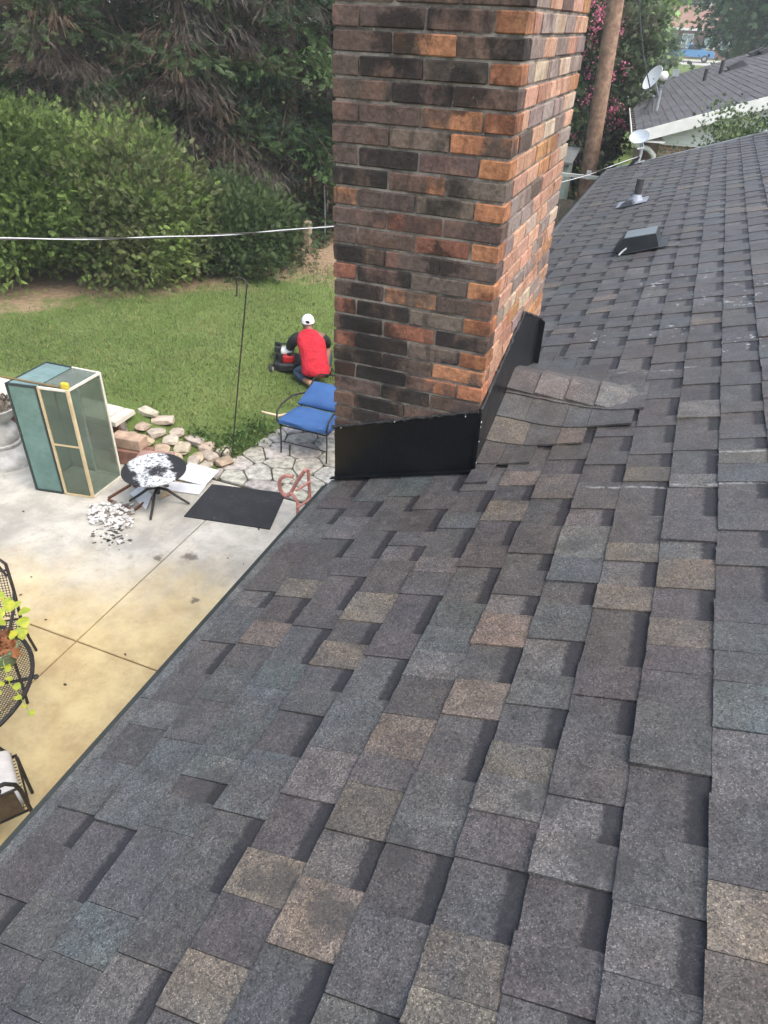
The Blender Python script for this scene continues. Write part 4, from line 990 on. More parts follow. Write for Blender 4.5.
# ------------------------------------------------------------------ blue cushioned chair
BLUE = simple('blue_canvas', (.045, .12, .30), (.035, .095, .25), 6, .85, bump=.15, bsc=200, bd=.002)
bc = thing('patio_chair', (-3.36, 6.5, 0), 'black wrought iron chair with two blue cushions beside the chimney', 'chair')
xl, xr_, yf, yb_ = -3.64, -3.06, 6.23, 6.72
def cush(name, pts, th, parent):
    # soft slab over four corners
    a, b, c, d_ = [np.array(p_, float) for p_ in pts]; nrm = np.cross(b-a, d_-a); nrm /= np.linalg.norm(nrm); mb = MB(); nn_ = 8; vs = []
    for sg in (1, -1):
        for j in range(nn_+1):
            for i in range(nn_+1):
                u, v = i/nn_, j/nn_; e = (1-(2*u-1)**6)*(1-(2*v-1)**6); rr = .96+.04*e
                p_ = (a*(1-u)+b*u)*(1-v)+(d_*(1-u)+c*u)*v; vs.append(p_+nrm*sg*th*.5*(.35+.65*e**.5)+nrm*.004*math.sin(9*u+5*v))
    n1 = nn_+1; fs = [(j*n1+i, j*n1+i+1, (j+1)*n1+i+1, (j+1)*n1+i) for j in range(nn_) for i in range(nn_)]
    o = n1*n1; fs += [tuple(o+k_ for k_ in f[::-1]) for f in fs]
    rim = [i for i in range(n1)]+[j*n1+nn_ for j in range(1, n1)]+[nn_*n1+i for i in range(nn_-1, -1, -1)]+[j*n1 for j in range(nn_-1, 0, -1)]
    fs += [(rim[i], o+rim[i], o+rim[(i+1) % len(rim)], rim[(i+1) % len(rim)]) for i in range(len(rim))]
    mb.add(vs, fs); return mb.build(name, BLUE, parent, 60)
cush('seat_cushion', [(xl-.02, yf-.03, .41), (xr_+.02, yf-.03, .41), (xr_+.02, yb_-.04, .37), (xl-.02, yb_-.04, .37)], .12, bc)
cush('back_cushion', [(xl+.0, yb_-.06, .43), (xr_+.02, yb_-.06, .43), (xr_-.02, yb_+.24, .60), (xl+.07, yb_+.24, .60)], .10, bc)
for (x, y, y2_) in ((xl, yf, yf-.02), (xr_, yf, yf-.02), (xl, yb_, yb_+.05), (xr_, yb_, yb_+.05)):
    MB().tube([(x, y2_, .006), (x, y, .2), (x, y, .355)], .009, 6).build('leg', IRON, bc, 60)
MB().tube([(xl, yf, .355), (xr_, yf, .355), (xr_, yb_, .345), (xl, yb_, .345)], .009, 6, True).build('seat_frame', IRON, bc, 60)
MB().tube([(xl, yb_, .345), (xl+.01, yb_+.12, .47), (xl+.04, yb_+.30, .62), (xl+.10, yb_+.34, .66), (-3.35, yb_+.36, .68), (xr_-.10, yb_+.34, .66), (xr_-.04, yb_+.30, .62), (xr_-.01, yb_+.12, .47), (xr_, yb_, .345)], .010, 7).build('back_frame', IRON, bc, 60)
MB().tube([(-3.42, yb_+.355, .675), (-3.40, yb_+.36, .76), (-3.35, yb_+.36, .71), (-3.30, yb_+.36, .73), (-3.27, yb_+.35, .67)], .012, 6).build('crest_scroll', IRON, bc, 60)
MB().tube([(xl, yf-.015, .16), (xr_, yf-.015, .16)], .007, 6).build('stretcher', IRON, bc)
for x, sg in ((xl, -1), (xr_, 1)):
    MB().tube([(x, yf, .36), (x+sg*.02, yf-.04, .44), (x+sg*.03, yf-.01, .53), (x+sg*.03, yf+.10, .57), (x+sg*.02, yf+.35, .57), (x, yb_+.14, .49)], .011, 7).build('armrest', IRON, bc, 60)
MB().tube([tuple(onz(262, 412, .1)), tuple(onz(278, 416, .1)), tuple(onz(291, 413, .1))], [.018, .02, .012], 7).build('bleached_stick', simple('bleached_wood', (.62, .52, .36), (.5, .4, .26), 14, .8), None, 50, label='pale bleached stick lying beside the blue cushioned chair', category='stick')

# ------------------------------------------------------------------ hand truck under the eave
PINK = simple('faded_red_paint', (.52, .23, .19), (.42, .19, .16), 16, .55, .0, .1)
ha, hb2 = ony(303, 470, 5.28), ony(284, 482, 5.02)
tk = thing('hand_truck', (-2.75, 5.2, 0), 'faded red tubular hand truck standing under the eave by the stone path', 'hand truck')
hx1 = ony(308, 469, 5.20); hx2 = ony(286, 484, 5.05); zt1, zt2 = hx1[2], hx2[2]
hx2 = hx2+np.array([.10, 0, 0]); fa_, fb_ = np.array([hx1[0]+.05, 5.20]), np.array([hx2[0]+.10, 4.86])
MB().tube([(hx1[0], 5.20, zt1), (hx1[0]+.02, 5.19, zt1-.4), (hx1[0]+.04, 5.18, .09)], .017, 8).build('upright', PINK, tk, 60)
MB().tube([(hx2[0]+.03, 5.03, zt2-.15), (hx2[0]+.04, 5.0, zt2-.4), (hx2[0]+.05, 4.95, .09)], .017, 8).build('upright', PINK, tk, 60)
lp_ = [ony(x, y, 5.12) for x, y in [(305, 470), (297, 481), (291, 493), (286, 497), (280, 490), (279, 480), (285, 475), (293, 477)]]
lp_ = [lp_[0]]+[((1-q)**2*lp_[i]+2*q*(1-q)*lp_[i]*.5+2*q*(1-q)*lp_[i+1]*.5+q*q*lp_[i+1]) for i in range(len(lp_)-1) for q in (.33, .66, 1.)]; lp_ = [lp_[0]]+[(lp_[i-1]+lp_[i]*2+lp_[i+1])/4 for i in range(1, len(lp_)-1)]+[lp_[-1]]; MB().tube([tuple(p_) for p_ in lp_], .019, 8).build('handle_loop', PINK, tk, 60)
MB().tube([tuple(ony(291, 493, 5.1)), (hx2[0]+.03, 5.03, zt2-.15)], .017, 8).build('handle_stem', PINK, tk, 60)
for z in (.25, .45): MB().tube([(hx1[0]+.03, 5.185, z), (hx2[0]+.045, 4.98, z)], .012, 7).build('cross_bar', PINK, tk, 60)
ax0, ax1 = Vector((hx1[0]+.10, 5.24, .10)), Vector((hx2[0]+.14, 4.98, .10))
MB().tube([ax0, ax1], .009, 7).build('axle', IRON, tk, 60)
for a in (ax0, ax1):
    dr = (ax1-ax0).normalized(); wh = MB().lathe([(.02, -.022), (.085, -.024), (.10, -.012), (.10, .012), (.085, .024), (.02, .022)], a, 20, dr).build('wheel', BLACKWIRE, tk, 40)
MB().hexa([(hx1[0]+.05, 5.19, .004), (hx2[0]+.05, 4.95, .004), (hx2[0]+.20, 5.02, .004), (hx1[0]+.20, 5.26, .004)], [(hx1[0]+.05, 5.19, .012), (hx2[0]+.05, 4.95, .012), (hx2[0]+.20, 5.02, .012), (hx1[0]+.20, 5.26, .012)]).build('toe_plate', PINK, tk)

# ------------------------------------------------------------------ iron patio set near the house
ix, iy, iz, ir = -3.58, 1.70, .72, .60
it = thing('patio_table', (ix, iy, 0), 'round black wrought iron patio table with mesh top holding a potted plant', 'table')
MB().tube([(ix+ir*math.cos(a), iy+ir*math.sin(a), iz) for a in np.linspace(0, 2*math.pi, 48, endpoint=False)], .014, 8, True).build('rim', IRON, it, 60)
mb = MB()
for dirn in (0, 1):
    for q in np.arange(-ir+.016, ir, .0165):
        h_ = math.sqrt(max(ir*ir-q*q, 0))-.008
        if h_ < .03: continue
        c, s_ = math.cos(.8+dirn*1.15), math.sin(.8+dirn*1.15); a = (ix+c*-h_-s_*q, iy+s_*-h_+c*q); b = (ix+c*h_-s_*q, iy+s_*h_+c*q)
        mb.tube([(a[0], a[1], iz-.002+.003*dirn), (b[0], b[1], iz-.002+.003*dirn)], .0020, 4)
mb.build('mesh_top', IRON, it)
MB().tube([(ix+ir*.55*math.cos(a), iy+ir*.55*math.sin(a), iz-.02) for a in np.linspace(0, 2*math.pi, 32, endpoint=False)], .008, 6, True).build('support_ring', IRON, it, 60)
for k in range(4):
    a = .6+k*math.pi/2; c, s_ = math.cos(a), math.sin(a)
    MB().tube([(ix+c*.58, iy+s_*.58, iz-.012), (ix+c*.34, iy+s_*.34, iz-.03), (ix+c*.20, iy+s_*.20, .45), (ix+c*.20, iy+s_*.20, .2), (ix+c*.30, iy+s_*.30, .008)], .011, 7).build('leg', IRON, it, 60)
    MB().lathe([(.004, -.006), (.018, -.004), (.02, .006), (.006, .014)], (ix+c*.625, iy+s_*.625, iz-.005), 10).build('rim_knob', IRON, it, 50)
pp_ = onz(6, 645, .86); pxp, pyp = pp_[0]-.03, pp_[1]-.03; zb = iz+.006
pl = thing('potted_plant', (pxp, pyp, zb), 'green pot of yellow leaved trailing plant on the round iron table', 'potted plant')
POT = simple('pot_green', (.20, .27, .16), (.15, .21, .12), 10, .55)
MB().lathe([(.075, zb), (.085, zb+.02), (.105, zb+.11), (.115, zb+.115), (.115, zb+.135), (.10, zb+.135), (.09, zb+.11), (.02, zb+.105)], (pxp, pyp, 0), 24).build('pot', POT, pl, 40)
LIME = NT('lime_leaf'); cL = LIME.mix(LIME.ramp(LIME.noise(30, 3), .3, .7), (.40, .38, .035), (.22, .30, .03)); LIME = LIME.fin(cL, .5)
SOILB = simple('dry_stems', (.24, .10, .05), (.12, .06, .035), 40, .9)
n = 70; P = np.stack([pxp+rng.normal(0, .045, n), pyp+rng.normal(0, .045, n), zb+.10+rng.random(n)*.06], 1)
leaf_mesh('dried_stems', P, unit(n)+np.array([0, 0, .6]), rng.uniform(.05, .11, n), np.array([.26, .11, .05])*rng.uniform(.5, 1.5, (n, 1)), T_CLUST, pl, kind='stuff')
def bigleaf(c, d_, L, parent):
    c = np.array(c); d_ = np.array(d_, float); d_ /= np.linalg.norm(d_); b = np.cross(d_, (0, 0, 1.)); b /= np.linalg.norm(b)+1e-9; nn = np.cross(b, d_)
    prof = [(0, .05), (.12, .32), (.30, .46), (.5, .42), (.62, .30), (.75, .30), (.9, .12), (1., .0)]
    vs = [c+d_*L*x+b*L*w_*sg+nn*L*(.10*sg*sg*w_*0+.08*math.sin(3*x)+.12*w_*w_) for x, w_ in prof for sg in (-1, 0, 1)]
    vs = [v if (i % 3) != 1 else c+d_*L*prof[i//3][0]+nn*L*(.08*math.sin(3*prof[i//3][0])) for i, v in enumerate(vs)]
    fs = [(i*3+k_, i*3+k_+1, i*3+k_+4, i*3+k_+3) for i in range(len(prof)-1) for k_ in (0, 1)]
    MB_ = MB(); MB_.add(vs, fs); MB_.build('leaf', LIME, parent, 60)
for px, py, z, L, dx, dy, dz in [(18, 613, 1.0, .085, .5, .3, .1), (20, 618, .98, .09, .6, -.2, -.3), (22, 626, .95, .09, .3, -.5, -.7), (8, 612, 1.0, .09, -.2, .5, .2), (2, 618, 1.0, .10, -.6, .1, .2), (12, 608, 1.02, .07, .2, .8, .1), (4, 606, 1.0, .07, 0, .7, .3), (15, 630, .93, .07, .2, -.8, -.4), (6, 622, .99, .09, -.3, -.5, .2), (1, 600, 1.0, .06, -.2, .4, .4)]:
    bigleaf(onz(px, py, z), (dx, dy, dz), L, pl)
trail = [onz(3, 660, .84), onz(6, 672, .79), onz(10, 684, .76), onz(17, 692, .75), onz(22, 700, .745), onz(28, 709, .745), onz(30, 716, .72)]
MB().tube([tuple(p_) for p_ in trail], .003, 5).build('trailing_stem', simple('lime_stem', (.30, .36, .06), (.22, .3, .05), 20, .6), pl, 60)
for px, py, L in [(2, 668, .05), (8, 672, .05), (13, 679, .045), (5, 683, .05), (16, 690, .055), (22, 697, .05), (30, 716, .045), (1, 694, .04), (27, 706, .035), (11, 666, .04)]:
    bigleaf(onz(px, py, .765), (random.uniform(-1, 1), random.uniform(-1, 1), .1), L, pl)
def iron_chair(cx_, cy_, f, label, cushion=False, sling=False, hb_=.92, arms=True):
    f = Vector((f[0], f[1], 0)).normalized(); r = Vector((f.y, -f.x, 0)); c = Vector((cx_, cy_, 0)); U_ = Vector((0, 0, 1))
    ro = thing('garden_chair', (cx_, cy_, 0), label, 'chair'); w_ = .25
    L = lambda a, b, z: c+r*a+f*b+U_*z      # b = 0 at the back foot line
    def tb(nm, pts, rr=.011, closed=False): return MB().tube([L(*p_) for p_ in pts], rr, 7, closed).build(nm, IRON, ro, 60)
    for sg in (-1, 1):
        tb('leg', [(sg*w_, .06, .42), (sg*w_, .02, .2), (sg*w_, -.04, .006)]); tb('leg', [(sg*w_, .46, .42), (sg*w_, .47, .2), (sg*w_, .50, .006)])
        if arms: tb('armrest', [(sg*w_, -.005, .66), (sg*(w_+.03), .18, .67), (sg*(w_+.03), .40, .66), (sg*(w_+.02), .47, .58), (sg*w_, .46, .43)])
    tb('seat_frame', [(-w_, .05, .43), (w_, .05, .43), (w_, .47, .43), (-w_, .47, .43)], .010, True)
    tb('back_frame', [(-w_, .05, .43), (-w_, -.01, .68), (-w_+.01, -.06, hb_-.05), (-w_+.05, -.07, hb_), (w_-.05, -.07, hb_), (w_-.01, -.06, hb_-.05), (w_, -.01, .68), (w_, .05, .43)], .012)
    tb('back_rail', [(-w_+.01, -.05, hb_-.10), (w_-.01, -.05, hb_-.10)], .008)
    for q in (-1, 0, 1): tb('scroll', [(q*.14+.03*math.cos(a), -.058, hb_-.05+.03*math.sin(a)) for a in np.linspace(0, 2*math.pi, 12, endpoint=False)], .006, True)
    mb = MB()
    if sling:
        vs = [L(a, b+.006*s_, z) for s_ in (-1, 1) for a, b, z in [(-w_+.03, .04, .46), (w_-.03, .04, .46), (w_-.03, -.01, .68), (-w_+.03, -.01, .68), (w_-.03, -.045, hb_-.11), (-w_+.03, -.045, hb_-.11)]]
        mb.add(vs, [(0, 1, 2, 3), (3, 2, 4, 5), (9, 8, 7, 6), (11, 10, 8, 9), (0, 6, 7, 1), (5, 4, 10, 11), (1, 7, 8, 2), (2, 8, 10, 4), (0, 3, 9, 6), (3, 5, 11, 9)])
        mb.build('back_sling', simple('brown_sling', (.13, .10, .07), (.09, .07, .05), 30, .8), ro)
    else:
        for q in np.arange(-.22, .23, .02):
            for z0_, z1_ in ((.46, hb_-.11),): mb.tube([L(q, .045, z0_), L(q, -.048, z1_)], .0025, 4)
        for z in np.arange(.47, hb_-.12, .02): mb.tube([L(-.23, .05-.1*(z-.43)/.45, z), L(.23, .05-.1*(z-.43)/.45, z)], .0025, 4)
        mb.build('mesh_back', IRON, ro)
    ms = MB()
    for q in np.arange(-.23, .24, .025): ms.tube([L(q, .06, .428), L(q, .46, .428)], .003, 4)
    for q in np.arange(.08, .46, .025): ms.tube([L(-.24, q, .432), L(.24, q, .432)], .003, 4)
    ms.build('mesh_seat', IRON, ro)
    if cushion:
        o = MB(); rot = Matrix((r, f, U_)).transposed(); o.box(L(0, .26, .49), (.46, .42, .09), rot); ob = o.build('seat_cushion', simple('cream_cloth', (.62, .60, .57), (.5, .48, .46), 8, .9), ro)
        bv = ob.modifiers.new('bevel', 'BEVEL'); bv.width = .035; bv.segments = 4
    return ro
iron_chair(-4.06, 2.50, (.6, -.78), 'black iron mesh-back chair on the lawn side of the iron table')
iron_chair(-2.72, 1.22, (-.82, .57), 'iron chair with brown sling back and pale cushion between the iron table and the eave', True, True, .86, False)
iron_chair(-5.02, 3.18, (.2, -.98), 'iron chair standing apart on the patio beyond the iron table')

# ------------------------------------------------------------------ kneeling person
MX, MY = -4.10, 8.04; MZ = float(groundz(MX, MY))
fw = Vector((MX*.94, MY, 0)).normalized(); fw = Vector((-.42, .91, 0)).normalized(); rt_ = Vector((fw.y, -fw.x, 0))
def ML(r, f, z): k_ = max(z-.3, 0); r, f, z = r-.22*k_, f+.22*k_, z-.06*k_; return MLr(r, f, z)
def MLr(r, f, z): return Vector((MX, MY, MZ))+rt_*r*.9+fw*f*.9+Vector((0, 0, z*.9))
def skinmesh(name, verts, edges, radii, mat, parent, root=0, sub=2):
    base = np.array([MX, MY, MZ]); me = bpy.data.meshes.new(name); me.from_pydata([tuple(np.array(ML(*v))-base) for v in verts], edges, [])
    me.materials.append(mat); o = bpy.data.objects.new(name, me); link(o, base, parent)
    o.modifiers.new('skin', 'SKIN'); lay = me.skin_vertices[0].data
    for i, r in enumerate(radii): lay[i].radius = (r*.9, r*.9)
    lay[root].use_root = True; sb = o.modifiers.new('sub', 'SUBSURF'); sb.levels = sub; sb.render_levels = sub
    me.polygons.foreach_set('use_smooth', [True]*len(me.polygons)); o.modifiers['skin'].use_smooth_shade = True; return o
SKIN = simple('skin', (.22, .12, .08), (.18, .095, .065), 10, .6); RED = simple('red_shirt', (.55, .018, .035), (.40, .012, .026), 5, .85, bump=.9, bsc=9, bd=.05)
BLK_ = simple('black_sleeve', (.012, .012, .014), (.02, .02, .022), 8, .85); JEAN = simple('denim', (.035, .06, .10), (.025, .04, .07), 12, .9); BOOT = simple('tan_boot', (.42, .27, .15), (.32, .2, .11), 12, .8); WCAP = simple('white_cap', (.78, .78, .78), (.68, .68, .68), 6, .8)
pe = thing('person', (MX, MY, MZ), 'person in red shirt with black sleeves and white cap kneeling at the mower', 'person')
bv_ = [(0, 0, .30), (0, .08, .48), (0, .17, .64), (0, .22, .72), (0, .26, .80), (0, .28, .87),   # 0 pelvis..5 head
       (-.19, .19, .68), (-.31, .30, .50), (-.40, .46, .38), (-.43, .53, .36),                      # 6-9 left arm
       (.19, .19, .68), (.22, .38, .48), (.02, .56, .38), (-.05, .60, .37),                          # 10-13 right arm
       (-.11, .03, .26), (-.30, .16, .12), (-.10, -.15, .09), (-.02, -.24, .06),                    # 14-17 left leg kneeling
       (.12, .03, .28), (.20, .40, .42), (.18, .26, .08), (.19, .40, .04)]                          # 18-21 right leg
be = [(0, 1), (1, 2), (2, 3), (3, 4), (4, 5), (2, 6), (6, 7), (7, 8), (8, 9), (2, 10), (10, 11), (11, 12), (12, 13), (0, 14), (14, 15), (15, 16), (16, 17), (0, 18), (18, 19), (19, 20), (20, 21)]
br_ = [.13, .13, .13, .07, .055, .085, .06, .045, .035, .03, .06, .045, .035, .03, .085, .065, .05, .04, .085, .065, .05, .04]
skinmesh('body', bv_, be, br_, SKIN, pe)
# head, ears, cap
hc = ML(0, .30, .845)
hd = MB().ico(hc, (.078, .092, .105), 3); hd.build('head', SKIN, pe, 80)
for sg in (-1, 1): MB().ico(ML(sg*.082, .28, .865), (.014, .022, .03), 2).build('ear', SKIN, pe, 80)
MB().ico(ML(0, .385, .86), (.014, .018, .02), 2).build('nose', SKIN, pe, 80)
cap = MB(); vs = []; nn_ = 18
for i in range(7):
    el = math.pi/2*i/6
    for j in range(nn_): a = 2*math.pi*j/nn_; vs.append(hc+rt_*(.090*math.cos(el)*math.cos(a))+fw*(.105*math.cos(el)*math.sin(a))+Vector((0, 0, .012+.108*math.sin(el))))
cap.add(vs, [(i*nn_+j, i*nn_+(j+1) % nn_, (i+1)*nn_+(j+1) % nn_, (i+1)*nn_+j) for i in range(6) for j in range(nn_)]); cp = cap.build('cap', WCAP, pe, 80)
MB().ico(hc-fw*.098+Vector((0, 0, .045)), (.034, .014, .022), 2).build('cap_opening', BLK_, cp, 80)
bq = [hc+rt_*a+fw*b+Vector((0, 0, z)) for a, b, z in [(-.075, .08, .02), (.075, .08, .02), (.06, .17, .005), (-.06, .17, .005)]]
MB().prism(bq, (0, 0, .006)).build('cap_brim', WCAP, cp)
def loft(name, secs, mat, parent, n=20):
    mb = MB(); vs = []
    for (r, f, z, a_, b_, tl) in secs:      # centre, half width, half depth, forward tilt of the section
        for j in range(n):
            q = 2*math.pi*j/n; ca_, sb_ = math.cos(q), math.sin(q); ca_ = math.copysign(abs(ca_)**.8, ca_)
            vs.append(ML(r+a_*ca_, f+b_*sb_*math.cos(tl), z-b_*sb_*math.sin(tl)+.006*math.sin(5*q+z*30)))
    m_ = len(secs); fs = [(i*n+j, i*n+(j+1) % n, (i+1)*n+(j+1) % n, (i+1)*n+j) for i in range(m_-1) for j in range(n)]+[tuple(range(n))[::-1], tuple(range((m_-1)*n, m_*n))]
    mb.add(vs, fs); o = mb.build(name, mat, parent, 80); sb = o.modifiers.new('sub', 'SUBSURF'); sb.levels = 1; sb.render_levels = 1; return o
loft('shirt', [(0, -.05, .17, .20, .15, .1), (0, -.035, .22, .225, .17, .1), (0, 0, .32, .205, .165, .2), (0, .05, .44, .20, .15, .35), (0, .10, .55, .215, .145, .45), (0, .15, .64, .22, .13, .55), (0, .185, .70, .19, .115, .6), (0, .215, .745, .12, .09, .6), (0, .235, .775, .07, .07, .5)], RED, pe)
skinmesh('sleeve', [(-.13, .17, .665), (-.20, .20, .65), (-.29, .245, .575), (-.345, .305, .49), (-.40, .44, .39)], [(0, 1), (1, 2), (2, 3), (3, 4)], [.08, .105, .092, .08, .058], BLK_, pe)
skinmesh('sleeve', [(.13, .17, .665), (.20, .21, .64), (.225, .38, .48), (.05, .54, .39)], [(0, 1), (1, 2), (2, 3)], [.072, .086, .068, .048], BLK_, pe)
skinmesh('jeans', [(0, 0, .24), (-.12, .03, .23), (-.30, .16, .125), (-.20, .0, .10), (-.14, -.08, .098), (.09, .05, .25), (.19, .40, .40), (.18, .27, .14)], [(0, 1), (1, 2), (2, 3), (3, 4), (0, 5), (5, 6), (6, 7)], [.13, .11, .10, .075, .065, .095, .085, .065], JEAN, pe)
skinmesh('boot', [(-.12, -.11, .10), (-.06, -.18, .085), (.0, -.24, .075), (.045, -.28, .035)], [(0, 1), (1, 2), (2, 3)], [.052, .056, .052, .042], BOOT, pe)
skinmesh('boot', [(.18, .27, .16), (.18, .27, .07), (.185, .36, .055), (.19, .44, .045)], [(0, 1), (1, 2), (2, 3)], [.058, .056, .05, .045], BOOT, pe)
for (r0_, f0, z0_, sg) in ((-.41, .49, .365, 1), (-.02, .575, .375, -1)):
    mb = MB()
    for k_ in range(4): mb.tube([ML(r0_-.03+.02*k_, f0, z0_), ML(r0_-.035+.023*k_, f0+.05+.005*(k_ % 2), z0_+.005), ML(r0_-.035+.023*k_, f0+.075, z0_-.02), ML(r0_-.035+.023*k_, f0+.07, z0_-.045)], [.011, .010, .009, .007], 6)
    mb.tube([ML(r0_+sg*.03, f0-.02, z0_), ML(r0_+sg*.06, f0+.02, z0_-.005), ML(r0_+sg*.055, f0+.05, z0_-.03)], [.012, .011, .008], 6)
    mb.ico(ML(r0_, f0-.0, z0_), (.045, .045, .02), 2); mb.build('hand', SKIN, pe, 60)

# ------------------------------------------------------------------ mower
mo = thing('lawn_mower', MLr(-.46, .50, 0), 'red and black walk-behind mower with white engine shroud on the lawn', 'mower')
REDP = simple('mower_red', (.42, .015, .02), (.33, .012, .018), 8, .35); WP = simple('mower_white', (.72, .72, .70), (.6, .6, .58), 9, .5); BP = simple('mower_black', (.014, .015, .017), (.025, .026, .028), 12, .5)
LM = lambda r, f, z: MLr(-.46+r*.82, .50+f*.82, z*.9)
rotm = Matrix((rt_, fw, Vector((0, 0, 1)))).transposed()
def mbox(nm, c, s_, mat, bev=.02):
    o = MB().box(LM(*c), [q*.84 for q in s_], rotm).build(nm, mat, mo); b_ = o.modifiers.new('bevel', 'BEVEL'); b_.width = bev; b_.segments = 3; return o
dk = MB(); pts = [(-.25, -.24), (-.12, -.31), (.14, -.31), (.25, -.2), (.25, .2), (.14, .30), (-.14, .30), (-.25, .22)]
dk.prism([LM(a, b, .09) for a, b in pts], (0, 0, .12)); o = dk.build('deck', BP, mo); b_ = o.modifiers.new('bevel', 'BEVEL'); b_.width = .03; b_.segments = 3
mbox('engine', (-.02, .02, .285), (.26, .28, .15), BP); mbox('engine_shroud', (.0, -.06, .40), (.19, .20, .09), WP, .03); mbox('air_filter', (-.17, .04, .40), (.12, .16, .10), BP); mbox('fuel_tank', (.04, -.20, .30), (.20, .12, .13), REDP, .03)
MB().lathe([(.035, 0), (.035, .025), (.02, .028)], LM(.06, -.2, .365), 14).build('fuel_cap', BP, mo, 40)
MB().tube([LM(-.17, .04, .45), LM(-.17, .06, .50)], .03, 10).build('primer', BP, mo, 50)
for a, b in ((-.29, -.25), (.29, -.25), (-.29, .27), (.29, .27)):
    wh = MB().lathe([(.03, -.02), (.075, -.025), (.088, -.012), (.088, .012), (.075, .025), (.03, .02)], LM(a, b, .10), 20, rt_).build('wheel', BP, mo, 40)
    MB().lathe([(.002, -.028), (.05, -.028), (.05, .028), (.002, .028)], LM(a, b, .10), 16, rt_).build('hub', WP, wh, 40)
MB().tube([LM(-.22, .28, .22), LM(-.23, .36, .32), LM(-.22, .10, .47), LM(-.14, -.02, .50), LM(.14, -.02, .50), LM(.22, .10, .47), LM(.23, .36, .32), LM(.22, .28, .22)], .013, 8).build('handlebar', BP, mo, 60)

# ------------------------------------------------------------------ utility pole, fence, crape myrtle
pb = ony(586, 188, 19); pt = ony(616, 0, 19)
pbx, ptx = pb[0], pt[0]; slope = (ptx-pbx)/(pt[2]-pb[2])
up = thing('utility_pole', (pbx-slope*pb[2], 19, 0), 'round brown wooden utility pole rising beside the pink flowering tree', 'utility pole')
MB().tube([(pbx+slope*(z-pb[2]), 19, z) for z in (-.1, 2, 4, 6, 8.5)], [.185, .18, .175, .165, .15], 18).build('pole', POLEW, up, 60)
MB().box((pbx+.03, 18.80, 1.28), (.10, .05, .18)).build('meter_tag', WHITEP, up)
MB().box((ptx+.05, 18.95, 8.0), (1.9, .10, .12)).build('cross_arm', POLEW, up)
for q in (-.8, -.35, .35, .8): MB().lathe([(.03, 8.062), (.05, 8.10), (.03, 8.13), (.045, 8.16), (.02, 8.2)], (ptx+.05+q, 18.95, 0), 12).build('insulator', GREYM, up, 50)
fe = thing('board_fence', (-3.2, 17.0, 0), 'weathered grey board fence with open top rail beyond the roof', 'fence')
FW = simple('fence_grey', (.15, .125, .10), (.09, .075, .06), 7, .9, bump=.4, bsc=30)
for i in range(26):
    x = -5.6+i*.165; h_ = 1.02+random.uniform(-.02, .02); MB().box((x, 17.0+random.uniform(-.004, .004), h_/2), (.155, .02, h_)).build('fence_board', FW, fe)
for x in (-5.6, -3.55, -1.5): MB().box((x, 17.08, .80), (.10, .10, 1.62)).build('fence_post', FW, fe)
for z in (.35, .95): MB().box((-3.55, 17.035, z), (4.1, .04, .09)).build('fence_rail', FW, fe)
MB().box((-3.55, 17.0, 1.52), (4.1, .10, .06)).build('top_rail', simple('pale_rail', (.42, .44, .42), (.33, .35, .33), 9, .8), fe)
# panes behind the rail: shed
shd = thing('garden_shed', (-3.6, 18.4, 0), 'pale green garden shed wall glimpsed over the board fence', 'shed')
MB().box((-3.9, 18.6, .8), (2.4, .8, 1.5)).build('wall', simple('shed_green', (.30, .38, .34), (.24, .31, .28), 6, .8), shd)
MB().prism([(-5.2, 18.1, 1.55), (-2.6, 18.1, 1.55), (-2.6, 19.1, 1.75), (-5.2, 19.1, 1.75)], (0, 0, .05)).build('roof', simple('shed_roof', (.16, .17, .17), (.12, .13, .13), 6, .7), shd)
cm = thing('crape_myrtle', (-2.75, 21.2, 0), 'crape myrtle with clusters of pink flowers behind the utility pole', 'tree')
for i in range(5):
    a = i*1.3; trunk([(-2.75+.1*math.cos(a), 21.2+.1*math.sin(a), -.05), (-2.75+.35*math.cos(a), 21.2+.3*math.sin(a), 1.6), (-2.75+.7*math.cos(a), 21.2+.6*math.sin(a), 3.2), (-2.75+.9*math.cos(a), 21.2+.8*math.sin(a), 4.6)], .06, .012, cm)
bushy(cm, (-2.75, 21.2, 2.9), (1.35, 1.2, 2.6), 230, 42, .15, ((.07, .10, .045), (.085, .115, .055), (.055, .08, .038), (.10, .10, .06)), T_CLUST, .9, .22, shell=.35)
n = 46; Pc = []
for (px, py) in [(594, 30), (611, 48), (594, 42), (585, 55), (586, 100), (611, 110), (616, 107), (607, 107), (613, 121), (622, 122), (627, 124), (574, 136), (577, 159), (601, 138), (590, 146), (600, 22), (620, 30), (604, 8), (618, 12), (597, 12), (593, 2), (605, 60), (590, 72), (612, 75)]:
    Pc.append(ony(px, py, 20.0+random.uniform(-.2, .3)))
for i in range(8): Pc.append(np.array([-2.75, 21.2, 3.2])+unit(1)[0]*np.array([1.3, 1.1, 2.6]))
Pc = np.array(Pc); ci = np.repeat(np.arange(len(Pc)), 36); P = Pc[ci]+rng.normal(size=(len(ci), 3))*np.array([.09, .09, .08])
leaf_mesh('flower_clusters', P, unit(len(ci)), rng.uniform(.04, .075, len(ci)), np.array([.72, .22, .34])*rng.uniform(.7, 1.3, (len(ci), 1)), T_CLUST, cm, colattr('petal', .7, 10, .15, trans=.3))

